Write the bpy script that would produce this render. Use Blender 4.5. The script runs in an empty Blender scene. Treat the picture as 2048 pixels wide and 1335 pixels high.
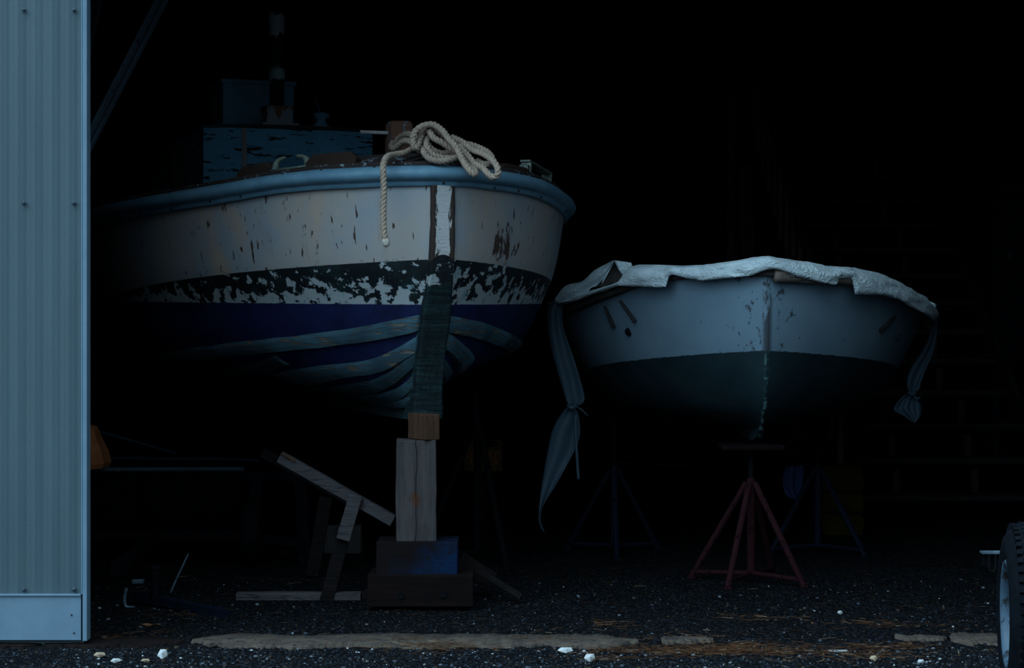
import bpy, bmesh, math, random
from mathutils import Vector, Matrix, noise as mnoise
random.seed(7)
PI = math.pi
F, HY, CZ = 3982.0, 640.0, 1.75          # focal length in pixels, horizon row, eye height
C = bpy.context.scene.collection

def P(px, py, d):                         # a point seen at (px,py) standing d metres in front of the eye
    return Vector(((px - 1024.0) * d / F, d, CZ + (HY - py) * d / F))
def ipol(tab, x):
    if x <= tab[0][0]: return tab[0][1]
    for (a, b), (c, d) in zip(tab, tab[1:]):
        if x <= c: return b + (d - b) * (x - a) / (c - a)
    return tab[-1][1]
def sm(tab, x):                           # smooth (catmull) table look-up
    if x <= tab[0][0]: return tab[0][1]
    if x >= tab[-1][0]: return tab[-1][1]
    for i in range(len(tab) - 1):
        if x <= tab[i + 1][0]:
            x0, y0 = tab[i]; x1, y1 = tab[i + 1]
            t = (x - x0) / (x1 - x0)
            m0 = (y1 - tab[i - 1][1]) / (x1 - tab[i - 1][0]) if i > 0 else (y1 - y0) / (x1 - x0)
            m1 = (tab[i + 2][1] - y0) / (tab[i + 2][0] - x0) if i + 2 < len(tab) else (y1 - y0) / (x1 - x0)
            h = x1 - x0
            return (2*t**3 - 3*t*t + 1)*y0 + (t**3 - 2*t*t + t)*h*m0 + (3*t*t - 2*t**3)*y1 + (t**3 - t*t)*h*m1
def cat(pts, n):                          # catmull-rom through points
    out = []
    for i in range(len(pts) - 1):
        p0 = pts[max(i - 1, 0)]; p1 = pts[i]; p2 = pts[i + 1]; p3 = pts[min(i + 2, len(pts) - 1)]
        for k in range(n):
            t = k / n
            out.append(0.5 * ((2*p1) + (p2 - p0)*t + (2*p0 - 5*p1 + 4*p2 - p3)*t*t + (3*p1 - p0 - 3*p2 + p3)*t**3))
    out.append(pts[-1].copy())
    return out

# ------------------------------------------------------------------ materials
class G:
    def __init__(s, name):
        s.m = bpy.data.materials.new(name); s.m.use_nodes = True
        s.t = s.m.node_tree; s.t.nodes.clear()
        s.out = s.t.nodes.new('ShaderNodeOutputMaterial'); s.b = s.t.nodes.new('ShaderNodeBsdfPrincipled')
        s.t.links.new(s.b.outputs[0], s.out.inputs[0])
        s.co = s.t.nodes.new('ShaderNodeTexCoord').outputs['Object']
    def put(s, sock, v):
        if isinstance(v, bpy.types.NodeSocket): s.t.links.new(v, sock)
        elif isinstance(v, (tuple, list)) and len(v) == 3 and sock.type == 'RGBA': sock.default_value = (*v, 1)
        else: sock.default_value = v
    def math(s, op, a, b=0.0, c=0.0, clamp=False):
        n = s.t.nodes.new('ShaderNodeMath'); n.operation = op; n.use_clamp = clamp
        s.put(n.inputs[0], a); s.put(n.inputs[1], b); s.put(n.inputs[2], c); return n.outputs[0]
    def step(s, v, lo, hi):
        n = s.t.nodes.new('ShaderNodeMapRange'); n.interpolation_type = 'SMOOTHSTEP'
        s.put(n.inputs[0], v); s.put(n.inputs[1], lo); s.put(n.inputs[2], hi); n.inputs[3].default_value = 0; n.inputs[4].default_value = 1
        return n.outputs[0]
    def map(s, sc=(1, 1, 1), rot=(0, 0, 0), loc=(0, 0, 0)):
        n = s.t.nodes.new('ShaderNodeMapping'); s.put(n.inputs[0], s.co)
        n.inputs['Scale'].default_value = sc; n.inputs['Rotation'].default_value = rot; n.inputs['Location'].default_value = loc
        return n.outputs[0]
    def noise(s, scale, detail=5, rough=.6, vec=None, dist=0.0):
        n = s.t.nodes.new('ShaderNodeTexNoise'); s.put(n.inputs['Vector'], vec if vec is not None else s.co)
        n.inputs['Scale'].default_value = scale; n.inputs['Detail'].default_value = detail
        n.inputs['Roughness'].default_value = rough; n.inputs['Distortion'].default_value = dist
        return n.outputs[0]
    def voro(s, scale, vec=None, feature='F1', out=0):
        n = s.t.nodes.new('ShaderNodeTexVoronoi'); n.feature = feature; s.put(n.inputs['Vector'], vec if vec is not None else s.co)
        n.inputs['Scale'].default_value = scale; return n.outputs[out]
    def mix(s, f, a, b, mode='MIX'):
        n = s.t.nodes.new('ShaderNodeMix'); n.data_type = 'RGBA'; n.blend_type = mode
        s.put(n.inputs[0], f); s.put(n.inputs[6], a); s.put(n.inputs[7], b); return n.outputs[2]
    def xyz(s):
        n = s.t.nodes.new('ShaderNodeSeparateXYZ'); s.put(n.inputs[0], s.co); return n.outputs
    def done(s, col, rough=.6, bump=None, dist=.01, metal=0.0, spec=.3, strength=1.0):
        s.put(s.b.inputs['Base Color'], col); s.put(s.b.inputs['Roughness'], rough); s.put(s.b.inputs['Metallic'], metal)
        s.b.inputs['Specular IOR Level'].default_value = spec
        if bump is not None:
            n = s.t.nodes.new('ShaderNodeBump'); n.inputs['Distance'].default_value = dist; n.inputs['Strength'].default_value = strength
            s.put(n.inputs['Height'], bump); s.t.links.new(n.outputs[0], s.b.inputs['Normal'])
        return s.m

def plain(name, a, b=None, sc=6, rough=.6, metal=0.0, spec=.3, stretch=(1, 1, 1), bump=.004):
    g = G(name); b = b or tuple(c * .6 for c in a)
    n = g.noise(sc, 6, .65, g.map(stretch))
    return g.done(g.mix(g.step(n, .35, .65), a, b), rough, n, bump, metal, spec)
def worn(name, paint, under, th=.6, sc=9, stretch=(1, 1, 1), rough=.6, edge=.02, var=.75, spec=.25, bump=.004):
    g = G(name); v = g.map(stretch)
    n = g.noise(sc, 9, .68, v); m = g.step(n, th, th + edge)
    c = g.mix(g.step(g.noise(2.3, 4), .35, .7), paint, tuple(x * var for x in paint))
    u = g.mix(g.noise(sc * 3, 4, .6, v), under, tuple(x * .45 for x in under))
    h = g.math('SUBTRACT', g.math('MULTIPLY', g.noise(sc * 6, 4, .6, v), .35), m)
    return g.done(g.mix(m, c, u), rough, h, bump, 0, spec)
def wood(name, a, b, axis='z', sc=5, rough=.8, crack=True, bump=.006):
    g = G(name); st = {'x': (.08, 1, 1), 'y': (1, .08, 1), 'z': (1, 1, .08)}[axis]
    v = g.map(tuple(x * sc for x in st))
    n = g.noise(4, 8, .7, v, .6); k = g.noise(2.2, 3, .5, v)
    c = g.mix(g.step(n, .3, .7), a, b)
    cr = g.math('MAXIMUM', g.step(g.math('ABSOLUTE', g.math('SUBTRACT', k, .5)), 0.0, .010), g.step(g.noise(1.1, 3), .42, .62))
    if crack: c = g.mix(cr, tuple(x * .3 for x in a), c)
    c = g.mix(g.math('MULTIPLY', g.step(g.noise(3.5, 5), .5, .75), .6), c, tuple(x * .45 for x in b))
    return g.done(c, rough, g.math('ADD', g.math('MULTIPLY', cr, .8), n), bump, 0, .08)

M = {}
def hull_material():
    g = G('aged_hull_paint'); x, y, z = g.xyz()
    top = g.math('ADD', g.math('MULTIPLY', y, -.068), 2.118); bot = g.math('ADD', g.math('MULTIPLY', y, .015), 1.843)
    wob = g.math('MULTIPLY', g.math('SUBTRACT', g.noise(14, 5, .6), .5), .008)
    zz = g.math('ADD', z, wob)
    is_top = g.step(g.math('SUBTRACT', zz, top), -.002, .002); is_bot = g.step(g.math('SUBTRACT', bot, zz), -.002, .002)
    # topsides: cream, rubbed back to a cooler undercoat, rust runs, chips and scratches
    cream = g.mix(g.step(g.noise(1.9, 5, .6), .38, .62), (.40, .35, .325), (.31, .335, .37))
    cream = g.mix(g.math('MULTIPLY', g.step(g.noise(3.2, 4, .6, g.map((1, 1, .35))), .56, .74), .55), cream, (.56, .36, .22))
    rust = g.step(g.noise(4.2, 5, .6, g.map((1.6, 1.6, .22), loc=(3, 0, 0))), .59, .74)
    cream = g.mix(g.math('MULTIPLY', rust, .6), cream, (.24, .13, .07))
    scr = g.step(g.noise(5, 3, .4, g.map((5, 5, .8), rot=(.35, .5, 0))), .70, .72)
    scr2 = g.step(g.noise(5, 3, .4, g.map((7, 7, .55), rot=(-.45, -.3, 0), loc=(5, 2, 1))), .705, .725)
    chip = g.step(g.math('ADD', g.noise(14, 9, .7, g.map((1.2, 1.2, .5), loc=(.3, .2, .1))), g.math('MULTIPLY', g.noise(1.5, 2, .5, g.map(loc=(4.2, 1, 3))), .35)), g.math('SUBTRACT', .84, g.math('MULTIPLY', .21, g.math('MULTIPLY', g.step(g.math('ABSOLUTE', g.math('SUBTRACT', x, .50)), .26, .0), g.step(g.math('ABSOLUTE', g.math('SUBTRACT', z, 2.22)), .24, .02)))), g.math('ADD', .02, g.math('SUBTRACT', .84, g.math('MULTIPLY', .21, g.math('MULTIPLY', g.step(g.math('ABSOLUTE', g.math('SUBTRACT', x, .50)), .26, .0), g.step(g.math('ABSOLUTE', g.math('SUBTRACT', z, 2.22)), .24, .02))))))
    marks = g.math('MAXIMUM', g.math('MAXIMUM', scr, scr2), chip)
    cream = g.mix(marks, cream, (.075, .04, .03))
    # boot stripe: black-green antifouling flaking off pale primer, worst along its lower edge
    t = g.math('DIVIDE', g.math('SUBTRACT', z, bot), g.math('SUBTRACT', top, bot))
    nb = g.noise(13, 10, .60, g.map((1, 1, 1.15), loc=(1.3, 7.1, 2.4)), .12)
    lim = g.math('ADD', g.math('SUBTRACT', .485, g.math('MULTIPLY', g.step(y, .6, 1.8), .03)), g.math('MULTIPLY', g.math('SUBTRACT', .50, t), .20))
    pale = g.step(g.math('SUBTRACT', lim, nb), -.012, .012)
    boot = g.mix(g.step(g.noise(6, 5), .45, .7), (.006, .009, .011), (.010, .024, .026))
    prim = g.mix(g.step(g.noise(12, 5, .6), .55, .70), (.39, .41, .42), (.18, .30, .32))
    stripe = g.mix(pale, boot, prim)
    # bottom: navy
    nv = g.mix(g.step(g.noise(7, 6, .65, g.map((1, .4, 1))), .4, .7), (.010, .016, .072), (.006, .009, .040))
    nv = g.mix(g.step(g.noise(16, 8, .7), .66, .69), nv, (.03, .075, .085))
    c = g.mix(is_bot, g.mix(is_top, stripe, cream), nv)
    h = g.math('SUBTRACT', g.math('MULTIPLY', g.noise(40, 4), .15), g.math('MAXIMUM', g.math('MULTIPLY', pale, .8), marks))
    return g.done(c, .62, h, .003, 0, .25)
def skiff_material():
    g = G('grey_boat_paint'); x, y, z = g.xyz()
    line = g.math('ADD', g.math('MULTIPLY', y, -.085), 1.562)
    zz = g.math('ADD', z, g.math('MULTIPLY', g.math('SUBTRACT', g.noise(18, 5), .5), .02))
    low = g.step(g.math('SUBTRACT', line, zz), -.003, .003)
    grey = g.mix(g.step(g.noise(2.2, 5), .35, .7), (.185, .265, .33), (.15, .22, .28))
    near = g.step(g.math('ABSOLUTE', x), .45, .02)
    spot = g.step(g.math('ADD', g.noise(16, 8, .72, g.map((1, 1, .8))), g.math('MULTIPLY', near, .10)), .665, .69)
    stem = g.math('MULTIPLY', g.step(g.math('ABSOLUTE', x), .045, .008), g.step(g.math('ADD', g.noise(15, 8, .7, g.map((1.6, 1, .45))), g.math('MULTIPLY', g.math('SUBTRACT', 1.85, z), .5)), .44, .54))
    spot = g.math('MAXIMUM', spot, stem)
    grey = g.mix(g.math('MULTIPLY', spot, .9), grey, (.035, .035, .04))
    green = g.mix(g.step(g.noise(3, 6), .35, .7), (.014, .030, .036), (.008, .019, .024))
    green = g.mix(g.math('MULTIPLY', g.step(g.math('ABSOLUTE', x), .02, .004), g.step(g.noise(20, 6), .5, .6)), green, (.10, .2, .2))
    return g.done(g.mix(low, grey, green), .55, g.noise(30, 4), .0015, 0, .3)

M['hull'] = hull_material(); M['skiff'] = skiff_material()
M['rail'] = plain('blue_grey_metal_rail', (.145, .275, .365), (.11, .22, .305), 9, .5, 0, .4, bump=.003)
M['deck'] = worn('flaking_deck_paint', (.032, .022, .021), (.27, .31, .35), .57, 20, (1, 1, 1), .85, .02)
M['capwood'] = worn('bare_brown_wood', (.035, .018, .013), (.085, .05, .035), .55, 12, (1, 1, .5), .85, .1)
M['cabin'] = worn('blue_cabin_paint', (.16, .46, .68), (.02, .016, .016), .575, 11, (.45, 1, 2.2), .7, .015)
M['box'] = worn('blue_hatch_paint', (.20, .44, .60), (.05, .07, .09), .68, 8, (1, 1, 1), .7)
M['cabin_dark'] = worn('dark_roof_edge', (.025, .022, .024), (.07, .10, .13), .6, 14)
M['bare'] = wood('pale_bare_batten', (.46, .42, .40), (.33, .30, .29), 'z')
M['post'] = worn('mooring_post_wood', (.14, .062, .040), (.26, .30, .33), .54, 26, (1, 1, .22), .85, .03)
M['stempaint'] = None
M['bronze'] = plain('dull_bronze', (.20, .215, .16), (.07, .095, .09), 22, .45, .25, .5)
M['black'] = plain('black_metal', (.004, .0045, .006), (.003, .003, .004), 12, .7, 0, .04)
M['screw'] = plain('dark_fastener', (.012, .016, .022), None, 40, .5)
M['screw2'] = plain('weathered_screw', (.04, .062, .085), None, 40, .4)
M['rope'] = plain('tan_rope_fibre', (.44, .325, .25), (.28, .21, .165), 60, .9, 0, .1, bump=.001)
M['ropetip'] = plain('pale_rope_whipping', (.6, .52, .45), None, 60, .9)
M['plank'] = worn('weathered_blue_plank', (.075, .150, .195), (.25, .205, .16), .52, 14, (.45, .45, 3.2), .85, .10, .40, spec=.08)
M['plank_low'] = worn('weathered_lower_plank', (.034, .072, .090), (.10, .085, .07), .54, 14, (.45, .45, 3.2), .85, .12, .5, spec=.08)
M['stem_low'] = worn('mossy_stem_wrap', (.007, .018, .022), (.015, .04, .042), .56, 13, (.6, 1, 3.0), .85, .06, .5)
def stem_material():
    g = G('flaked_stem_paint'); x, y, z = g.xyz()
    wt = g.mix(g.noise(3, 4), (.54, .50, .475), (.43, .43, .44))
    v = g.map((1.5, 1, .28)); n = g.noise(16, 9, .7, v)
    edge = g.step(g.math('ABSOLUTE', g.math('SUBTRACT', x, -.004)), .018, .072)
    wear = g.step(g.math('ADD', n, g.math('MULTIPLY', edge, .24)), .565, .595)
    wt = g.mix(wear, wt, (.045, .028, .023))
    # rounded black cap of the boot stripe, then green growth below
    lim = g.math('SUBTRACT', 2.145, g.math('MULTIPLY', g.math('MULTIPLY', x, x), 7.5))
    dk = g.mix(g.step(g.noise(9, 9, .62, g.map(loc=(2, 3, 1)), .3), .585, .605), (.007, .010, .012), (.36, .38, .385))
    gr = g.mix(g.step(g.noise(12, 9, .75, g.map((.45, .45, 4.5))), .45, .66), (.005, .012, .015), (.013, .038, .040))
    gr = g.mix(g.step(g.noise(30, 6, .7), .68, .72), gr, (.07, .14, .14))
    mossy = g.step(g.math('SUBTRACT', 1.955, g.math('ADD', z, g.math('MULTIPLY', g.math('SUBTRACT', g.noise(8, 5), .5), .12))), -.02, .02)
    dk = g.mix(mossy, dk, gr)
    c = g.mix(g.step(g.math('SUBTRACT', lim, z), -.002, .002), wt, dk)
    return g.done(c, .75, g.math('SUBTRACT', g.noise(40, 6, .7, g.map((.5, 1, 2))), wear), .006, 0, .2)
M['stempaint'] = stem_material()
def crinkle():
    g = G('crinkled_white_tarp'); v = g.map((1, 1, 1.6)); n = g.noise(10, 4, .55, v, 2.2)
    n2 = g.noise(28, 3, .5, g.map((1, 1, .6)), 1.5)
    c = g.mix(g.step(g.noise(5, 5), .3, .7), (.82, .91, .94), (.72, .82, .87))
    return g.done(c, .42, g.math('ADD', g.math('ABSOLUTE', g.math('SUBTRACT', n, .5)), g.math('MULTIPLY', n2, .10)), .030, 0, .4)
M['cover'] = crinkle()
M['tarp'] = plain('grey_tarp_tail', (.044, .072, .098), (.034, .060, .082), 4, .6, 0, .3, bump=.004)
M['tarp_under'] = plain('brown_tarp_underside', (.065, .052, .048), None, 9, .8)
M['pad'] = worn('brown_padding', (.20, .16, .13), (.10, .085, .08), .52, 14, (1, 1, 3), .95, .2)
M['galv'] = None
def panel_material():
    g = G('painted_steel_sheet')
    c = g.mix(g.step(g.noise(2, 5, .6, g.map((2.5, 1, .3))), .3, .75), (.062, .094, .111), (.048, .076, .092))
    c = g.mix(g.math('MULTIPLY', g.step(g.noise(6, 5, .6, g.map((2, 1, .4), loc=(3, 3, 3))), .58, .8), .35), c, (.076, .083, .080))
    return g.done(c, .5, g.noise(60, 3), .0006, 0, .3)
M['galv'] = panel_material()
M['trim'] = plain('pale_steel_trim', (.130, .200, .260), (.112, .178, .235), 5, .45, 0, .35, bump=.001)
M['trim_dark'] = plain('blue_steel_return', (.10, .16, .22), None, 5, .5)
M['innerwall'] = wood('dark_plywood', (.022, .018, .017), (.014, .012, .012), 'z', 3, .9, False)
M['dark'] = plain('dark_boards', (.014, .015, .018), (.009, .010, .012), 4, .9)  # near-black base colour for the interior boards
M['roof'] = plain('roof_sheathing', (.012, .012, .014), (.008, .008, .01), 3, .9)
M['timber_plain'] = wood('grey_weathered_timber', (.080, .067, .066), (.046, .039, .040), 'z', 7, .9)
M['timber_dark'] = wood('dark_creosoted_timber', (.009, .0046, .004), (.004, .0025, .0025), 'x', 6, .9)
M['chock'] = wood('fresh_brown_offcut', (.088, .045, .026), (.058, .030, .018), 'z', 6, .85)
def old_post():
    g = G('grey_split_timber_with_rust'); x, y, z = g.xyz(); v = g.map((7, 7, .55)); n = g.noise(4, 9, .72, v, .4)
    c = g.mix(g.step(n, .3, .7), (.072, .062, .062), (.040, .034, .035))
    c = g.mix(g.math('MULTIPLY', g.step(g.noise(5, 5), .5, .72), .7), c, (.030, .026, .027))
    cr = g.step(g.math('ABSOLUTE', g.math('ADD', g.math('SUBTRACT', x, .005), g.math('MULTIPLY', g.math('SUBTRACT', g.noise(3, 3, .5, g.map((.2, .2, 1))), .5), .06))), .001, .004)
    c = g.mix(cr, (.022, .018, .018), c)
    ru = g.math('MULTIPLY', g.step(g.math('ABSOLUTE', g.math('SUBTRACT', z, .26)), .10, .0), g.step(g.math('ADD', g.noise(16, 5, .6, g.map((1, 1, .4))), g.math('MULTIPLY', g.step(g.math('ABSOLUTE', g.math('SUBTRACT', x, -.01)), .09, .0), .2)), .62, .78))
    c = g.mix(g.math('MULTIPLY', ru, .8), c, (.075, .028, .012))
    return g.done(c, .9, g.math('ADD', g.math('MULTIPLY', cr, .8), n), .006, 0, .08)
M['timber'] = old_post()
def blue_block():
    g = G('timber_with_blue_paint'); x, y, z = g.xyz()
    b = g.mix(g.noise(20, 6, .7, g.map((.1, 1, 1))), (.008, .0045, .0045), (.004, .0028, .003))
    f = g.math('ADD', g.math('MULTIPLY', x, 1.5), g.math('MULTIPLY', g.math('SUBTRACT', .12, z), 2.0))
    f = g.math('MULTIPLY', g.step(g.math('ADD', f, g.math('MULTIPLY', g.noise(5, 6), 1.0)), .30, 1.0), g.step(g.noise(26, 6, .7), .25, .6))
    return g.done(g.mix(f, b, (.0015, .013, .042)), .75, g.noise(20, 6, .7, g.map((.1, 1, 1))), .004, 0, .08)
M['blueblock'] = blue_block()
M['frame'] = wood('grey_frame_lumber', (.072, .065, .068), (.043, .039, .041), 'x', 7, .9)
M['frame_dark'] = wood('shadow_grey_lumber', (.012, .0088, .0085), (.006, .005, .005), 'x', 7, .9)  # the frame lumber again, with shade put into its colour
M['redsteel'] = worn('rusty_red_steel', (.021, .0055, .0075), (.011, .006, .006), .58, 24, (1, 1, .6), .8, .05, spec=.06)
M['redplate'] = plain('dark_red_plate', (.006, .003, .0035), None, 12, .8, 0, .05)
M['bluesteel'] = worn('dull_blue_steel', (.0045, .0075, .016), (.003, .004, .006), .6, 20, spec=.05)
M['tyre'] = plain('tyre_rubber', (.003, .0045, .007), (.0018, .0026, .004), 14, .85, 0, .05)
M['rim'] = worn('blue_grey_wheel_rim', (.045, .078, .112), (.030, .019, .018), .52, 12, (1, 1, .5), .5, .1)
M['steel'] = plain('bare_steel', (.10, .145, .18), (.05, .07, .09), 18, .4, .4)
M['orange'] = plain('faded_orange_canvas', (.46, .145, .05), (.30, .09, .035), 5, .85)
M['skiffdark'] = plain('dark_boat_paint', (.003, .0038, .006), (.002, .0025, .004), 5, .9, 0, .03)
M['gun'] = worn('chipped_blue_gunwale', (.03, .06, .08), (.13, .2, .23), .62, 22, (.3, 1, 1), .6)
M['yellow'] = plain('dirty_yellow_board', (.075, .060, .010), (.048, .038, .010), 8, .8)
M['signred'] = plain('red_sign_lettering', (.42, .085, .025), None, 20, .7)
M['bluecloth'] = plain('blue_cloth', (.012, .024, .075), (.008, .018, .055), 6, .9)
M['stairwood'] = wood('reddish_stair_lumber', (.16, .085, .062), (.10, .055, .042), 'z', 5, .9, False)
M['tread'] = wood('dark_tread_lumber', (.03, .024, .022), (.02, .017, .016), 'x', 4, .9, False)
M['doorblue'] = plain('dark_blue_door_paint', (.022, .030, .05), (.016, .022, .036), 5, .8)
M['brace'] = worn('blue_grey_steel_angle', (.27, .40, .50), (.18, .26, .33), .6, 10)
M['straps'] = plain('brown_strap', (.030, .026, .026), None, 20, .8)
M['stone'] = plain('pale_stone', (.42, .42, .41), (.30, .30, .29), 30, .85)
M['stone_tan'] = plain('tan_stone', (.34, .24, .15), (.22, .16, .11), 30, .85)
M['leaf'] = plain('dead_leaf', (.15, .055, .022), (.09, .035, .015), 20, .8)
def asphalt():
    g = G('worn_asphalt')
    v1 = g.voro(120); n = g.noise(2.2, 6, .6)
    base = g.mix(g.step(n, .35, .7), (.0022, .0028, .004), (.0012, .0015, .0023))
    agg = g.voro(85, out=1)
    sep = g.t.nodes.new('ShaderNodeSeparateColor'); g.t.links.new(agg, sep.inputs[0])
    lite = g.step(sep.outputs[0], .86, .95)
    c = g.mix(g.math('MULTIPLY', lite, .8), base, (.026, .034, .046))
    tan = g.math('MULTIPLY', g.step(sep.outputs[1], .93, .97), .7)
    c = g.mix(tan, c, (.06, .04, .026))
    c = g.mix(g.math('MULTIPLY', g.step(g.noise(5, 6), .55, .75), .5), c, (.011, .008, .006))
    return g.done(c, .95, g.math('ADD', v1, g.noise(30, 5)), .012, 0, .06)
M['asphalt'] = asphalt()
def concrete():
    g = G('stained_concrete'); n = g.noise(9, 8, .7)
    c = g.mix(g.step(n, .36, .62), (.066, .047, .035), (.030, .022, .018))
    c = g.mix(g.step(g.noise(19, 9, .75), .55, .60), c, (.008, .008, .009))
    c = g.mix(g.math('MULTIPLY', g.step(g.noise(140, 3), .5, .65), .5), c, (.10, .082, .066))
    return g.done(c, .9, n, .006, 0, .2)
M['concrete'] = concrete()
def scatter_mat(name, cols):
    g = G(name); geo = g.t.nodes.new('ShaderNodeNewGeometry'); r = g.t.nodes.new('ShaderNodeValToRGB')
    r.color_ramp.interpolation = 'CONSTANT'
    e = r.color_ramp.elements
    while len(e) < len(cols): e.new(.5)
    for k, (p, c) in enumerate(cols): e[k].position = p; e[k].color = (*c, 1)
    g.t.links.new(geo.outputs['Random Per Island'], r.inputs[0])
    return g.done(r.outputs[0], .9, spec=.1)
M['gravel'] = scatter_mat('mixed_gravel', [(0, (.004, .0055, .008)), (.45, (.012, .016, .022)), (.74, (.040, .049, .062)), (.88, (.05, .032, .020)), (.93, (.11, .125, .14)), (.98, (.30, .32, .33))])
M['needles'] = scatter_mat('dry_pine_needles', [(0, (.075, .030, .012)), (.4, (.040, .016, .008)), (.72, (.11, .052, .024)), (.95, (.24, .17, .11))])

# ------------------------------------------------------------------ object helpers
WM = {}
def put(o, parent=None, loc=None, rot=0.0):
    C.objects.link(o); m = Matrix.Identity(4)
    if loc is not None: o.location = loc; m = Matrix.Translation(Vector(loc)) @ Matrix.Rotation(rot, 4, 'Z')
    if rot: o.rotation_euler = (0, 0, rot)
    if parent is not None: o.parent = parent; m = WM[parent] @ m
    WM[o] = m; return o
def tag(o, label=None, cat=None, group=None, kind=None):
    if label: o['label'] = label
    if cat: o['category'] = cat
    if group: o['group'] = group
    if kind: o['kind'] = kind
    return o
def thing(name, loc, rot=0.0, label=None, cat=None, group=None):
    o = put(bpy.data.objects.new(name, None), None, loc, rot); o.empty_display_size = .1
    return tag(o, label, cat, group)
class MB:
    def __init__(s): s.v = []; s.f = []; s.mi = []
    def add(s, vs, fs, mi=0):
        o = len(s.v); s.v += [Vector(v) for v in vs]; s.f += [tuple(i + o for i in f) for f in fs]; s.mi += [mi] * len(fs); return s
    def grid(s, rows, close_u=False, close_v=False, cap=False, mi=0, flip=False):
        n, m = len(rows), len(rows[0]); vs = [v for r in rows for v in r]; fs = []
        for i in range(n if close_u else n - 1):
            for j in range(m if close_v else m - 1):
                q = (i*m + j, i*m + (j+1) % m, ((i+1) % n)*m + (j+1) % m, ((i+1) % n)*m + j)
                fs.append(q[::-1] if flip else q)
        if cap and close_v:
            a = tuple(range(m)); b = tuple((n-1)*m + j for j in range(m))
            fs += [a if flip else a[::-1], b[::-1] if flip else b]
        return s.add(vs, fs, mi)
    def box(s, c, d, R=None, mi=0):
        c = Vector(c); x, y, z = [k / 2 for k in d]
        vs = [Vector((sx*x, sy*y, sz*z)) for sz in (-1, 1) for sx, sy in ((-1, -1), (1, -1), (1, 1), (-1, 1))]
        if R is not None: vs = [R @ v for v in vs]
        return s.add([c + v for v in vs], [(3, 2, 1, 0), (4, 5, 6, 7), (0, 1, 5, 4), (1, 2, 6, 5), (2, 3, 7, 6), (3, 0, 4, 7)], mi)
    def beam(s, a, b, w, h, side=(0, 1, 0), mi=0):     # w along side direction, h across
        a, b = Vector(a), Vector(b); t = (b - a).normalized(); sd = Vector(side); sd = (sd - t * sd.dot(t)).normalized(); u = t.cross(sd)
        ring = lambda p: [p + sd*w/2*i + u*h/2*j for i, j in ((-1, -1), (1, -1), (1, 1), (-1, 1))]
        return s.grid([ring(a), ring(b)], close_v=True, cap=True, mi=mi)
    def tube(s, pts, r, n=8, cap=True, mi=0):
        pts = [Vector(p) for p in pts]; rows = []; ref = None
        for i, p in enumerate(pts):
            t = (pts[min(i+1, len(pts)-1)] - pts[max(i-1, 0)]).normalized()
            if ref is None: ref = t.orthogonal()
            ref = (ref - t * ref.dot(t)).normalized(); q = t.cross(ref)
            rr = r[i] if isinstance(r, (list, tuple)) else r
            rows.append([p + (ref*math.cos(2*PI*k/n) + q*math.sin(2*PI*k/n))*rr for k in range(n)])
        return s.grid(rows, close_v=True, cap=cap, mi=mi)
    def lathe(s, prof, n=24, M4=None, mi=0, cap=True):  # prof (r,z) about z
        rows = [[Vector((r*math.cos(2*PI*k/n), r*math.sin(2*PI*k/n), z)) for k in range(n)] for r, z in prof]
        if M4 is not None: rows = [[M4 @ v for v in r] for r in rows]
        return s.grid(rows, close_v=True, cap=cap, mi=mi)
    def build(s, name, m, parent=None, world=True, smooth=False, bevel=0.0, solid=0.0, sub=0, loc=None):
        vs = s.v
        if loc is not None: vs = [v - Vector(loc) for v in vs]
        elif parent is not None and world:
            inv = WM[parent].inverted(); vs = [inv @ v for v in vs]
        me = bpy.data.meshes.new(name); me.from_pydata(vs, [], s.f)
        for mm in (m if isinstance(m, list) else [m]): me.materials.append(M[mm])
        bm = bmesh.new(); bm.from_mesh(me); bmesh.ops.recalc_face_normals(bm, faces=bm.faces) if not solid else None
        bm.to_mesh(me); bm.free()
        for p, k in zip(me.polygons, s.mi): p.material_index = k
        if smooth:
            for p in me.polygons: p.use_smooth = True
        o = put(bpy.data.objects.new(name, me), parent, loc)
        if solid: md = o.modifiers.new('thick', 'SOLIDIFY'); md.thickness = solid; md.offset = 0
        if bevel: md = o.modifiers.new('edge', 'BEVEL'); md.width = bevel; md.segments = 2; md.limit_method = 'ANGLE'; md.harden_normals = False
        if sub: md = o.modifiers.new('sub', 'SUBSURF'); md.levels = sub; md.render_levels = sub
        return o
def jit(p, a, f=9.0):                      # smooth noise wobble
    n = mnoise.noise_vector(Vector(p) * f); return Vector(p) + n * a
def fine_beam(a, b, w, h, side=(0, 1, 0), n=14, wob=.004, f=6):   # a beam with slightly uneven sides
    a, b = Vector(a), Vector(b); t = (b - a).normalized(); sd = Vector(side); sd = (sd - t * sd.dot(t)).normalized(); u = t.cross(sd)
    m = MB(); rows = []
    for i in range(n + 1):
        p = a + (b - a) * i / n
        rows.append([jit(p + sd*w/2*x + u*h/2*y, wob, f) for x, y in ((-1, -1), (0, -1), (1, -1), (1, 0), (1, 1), (0, 1), (-1, 1), (-1, 0))])
    return m.grid(rows, close_v=True, cap=True)
def copy_tree(o, parent=None):
    c = o.copy(); C.objects.link(c); WM[c] = WM[o].copy()
    if parent is not None: c.parent = parent
    for ch in [k for k in list(C.objects) if k.parent == o]: copy_tree(ch, c)
    return c

# ------------------------------------------------------------------ the setting
WALL_D = 10.7; JAMB = (176 - 1024) * WALL_D / F; RJ = 3.25; HEAD = 4.2; LW, RW, BW = -6.2, 6.6, 25.5; ROOF = 6.4
def struct(name, mb, m, **k): return tag(mb.build(name, m, **k), kind='structure')
fl = MB(); xs = [-40 + 80*i/40 for i in range(41)]; ys = [-30 + 60*i/30 for i in range(31)]
fl.grid([[Vector((x, y, 0)) for x in xs] for y in ys], flip=True); struct('floor', fl, 'asphalt')
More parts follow.
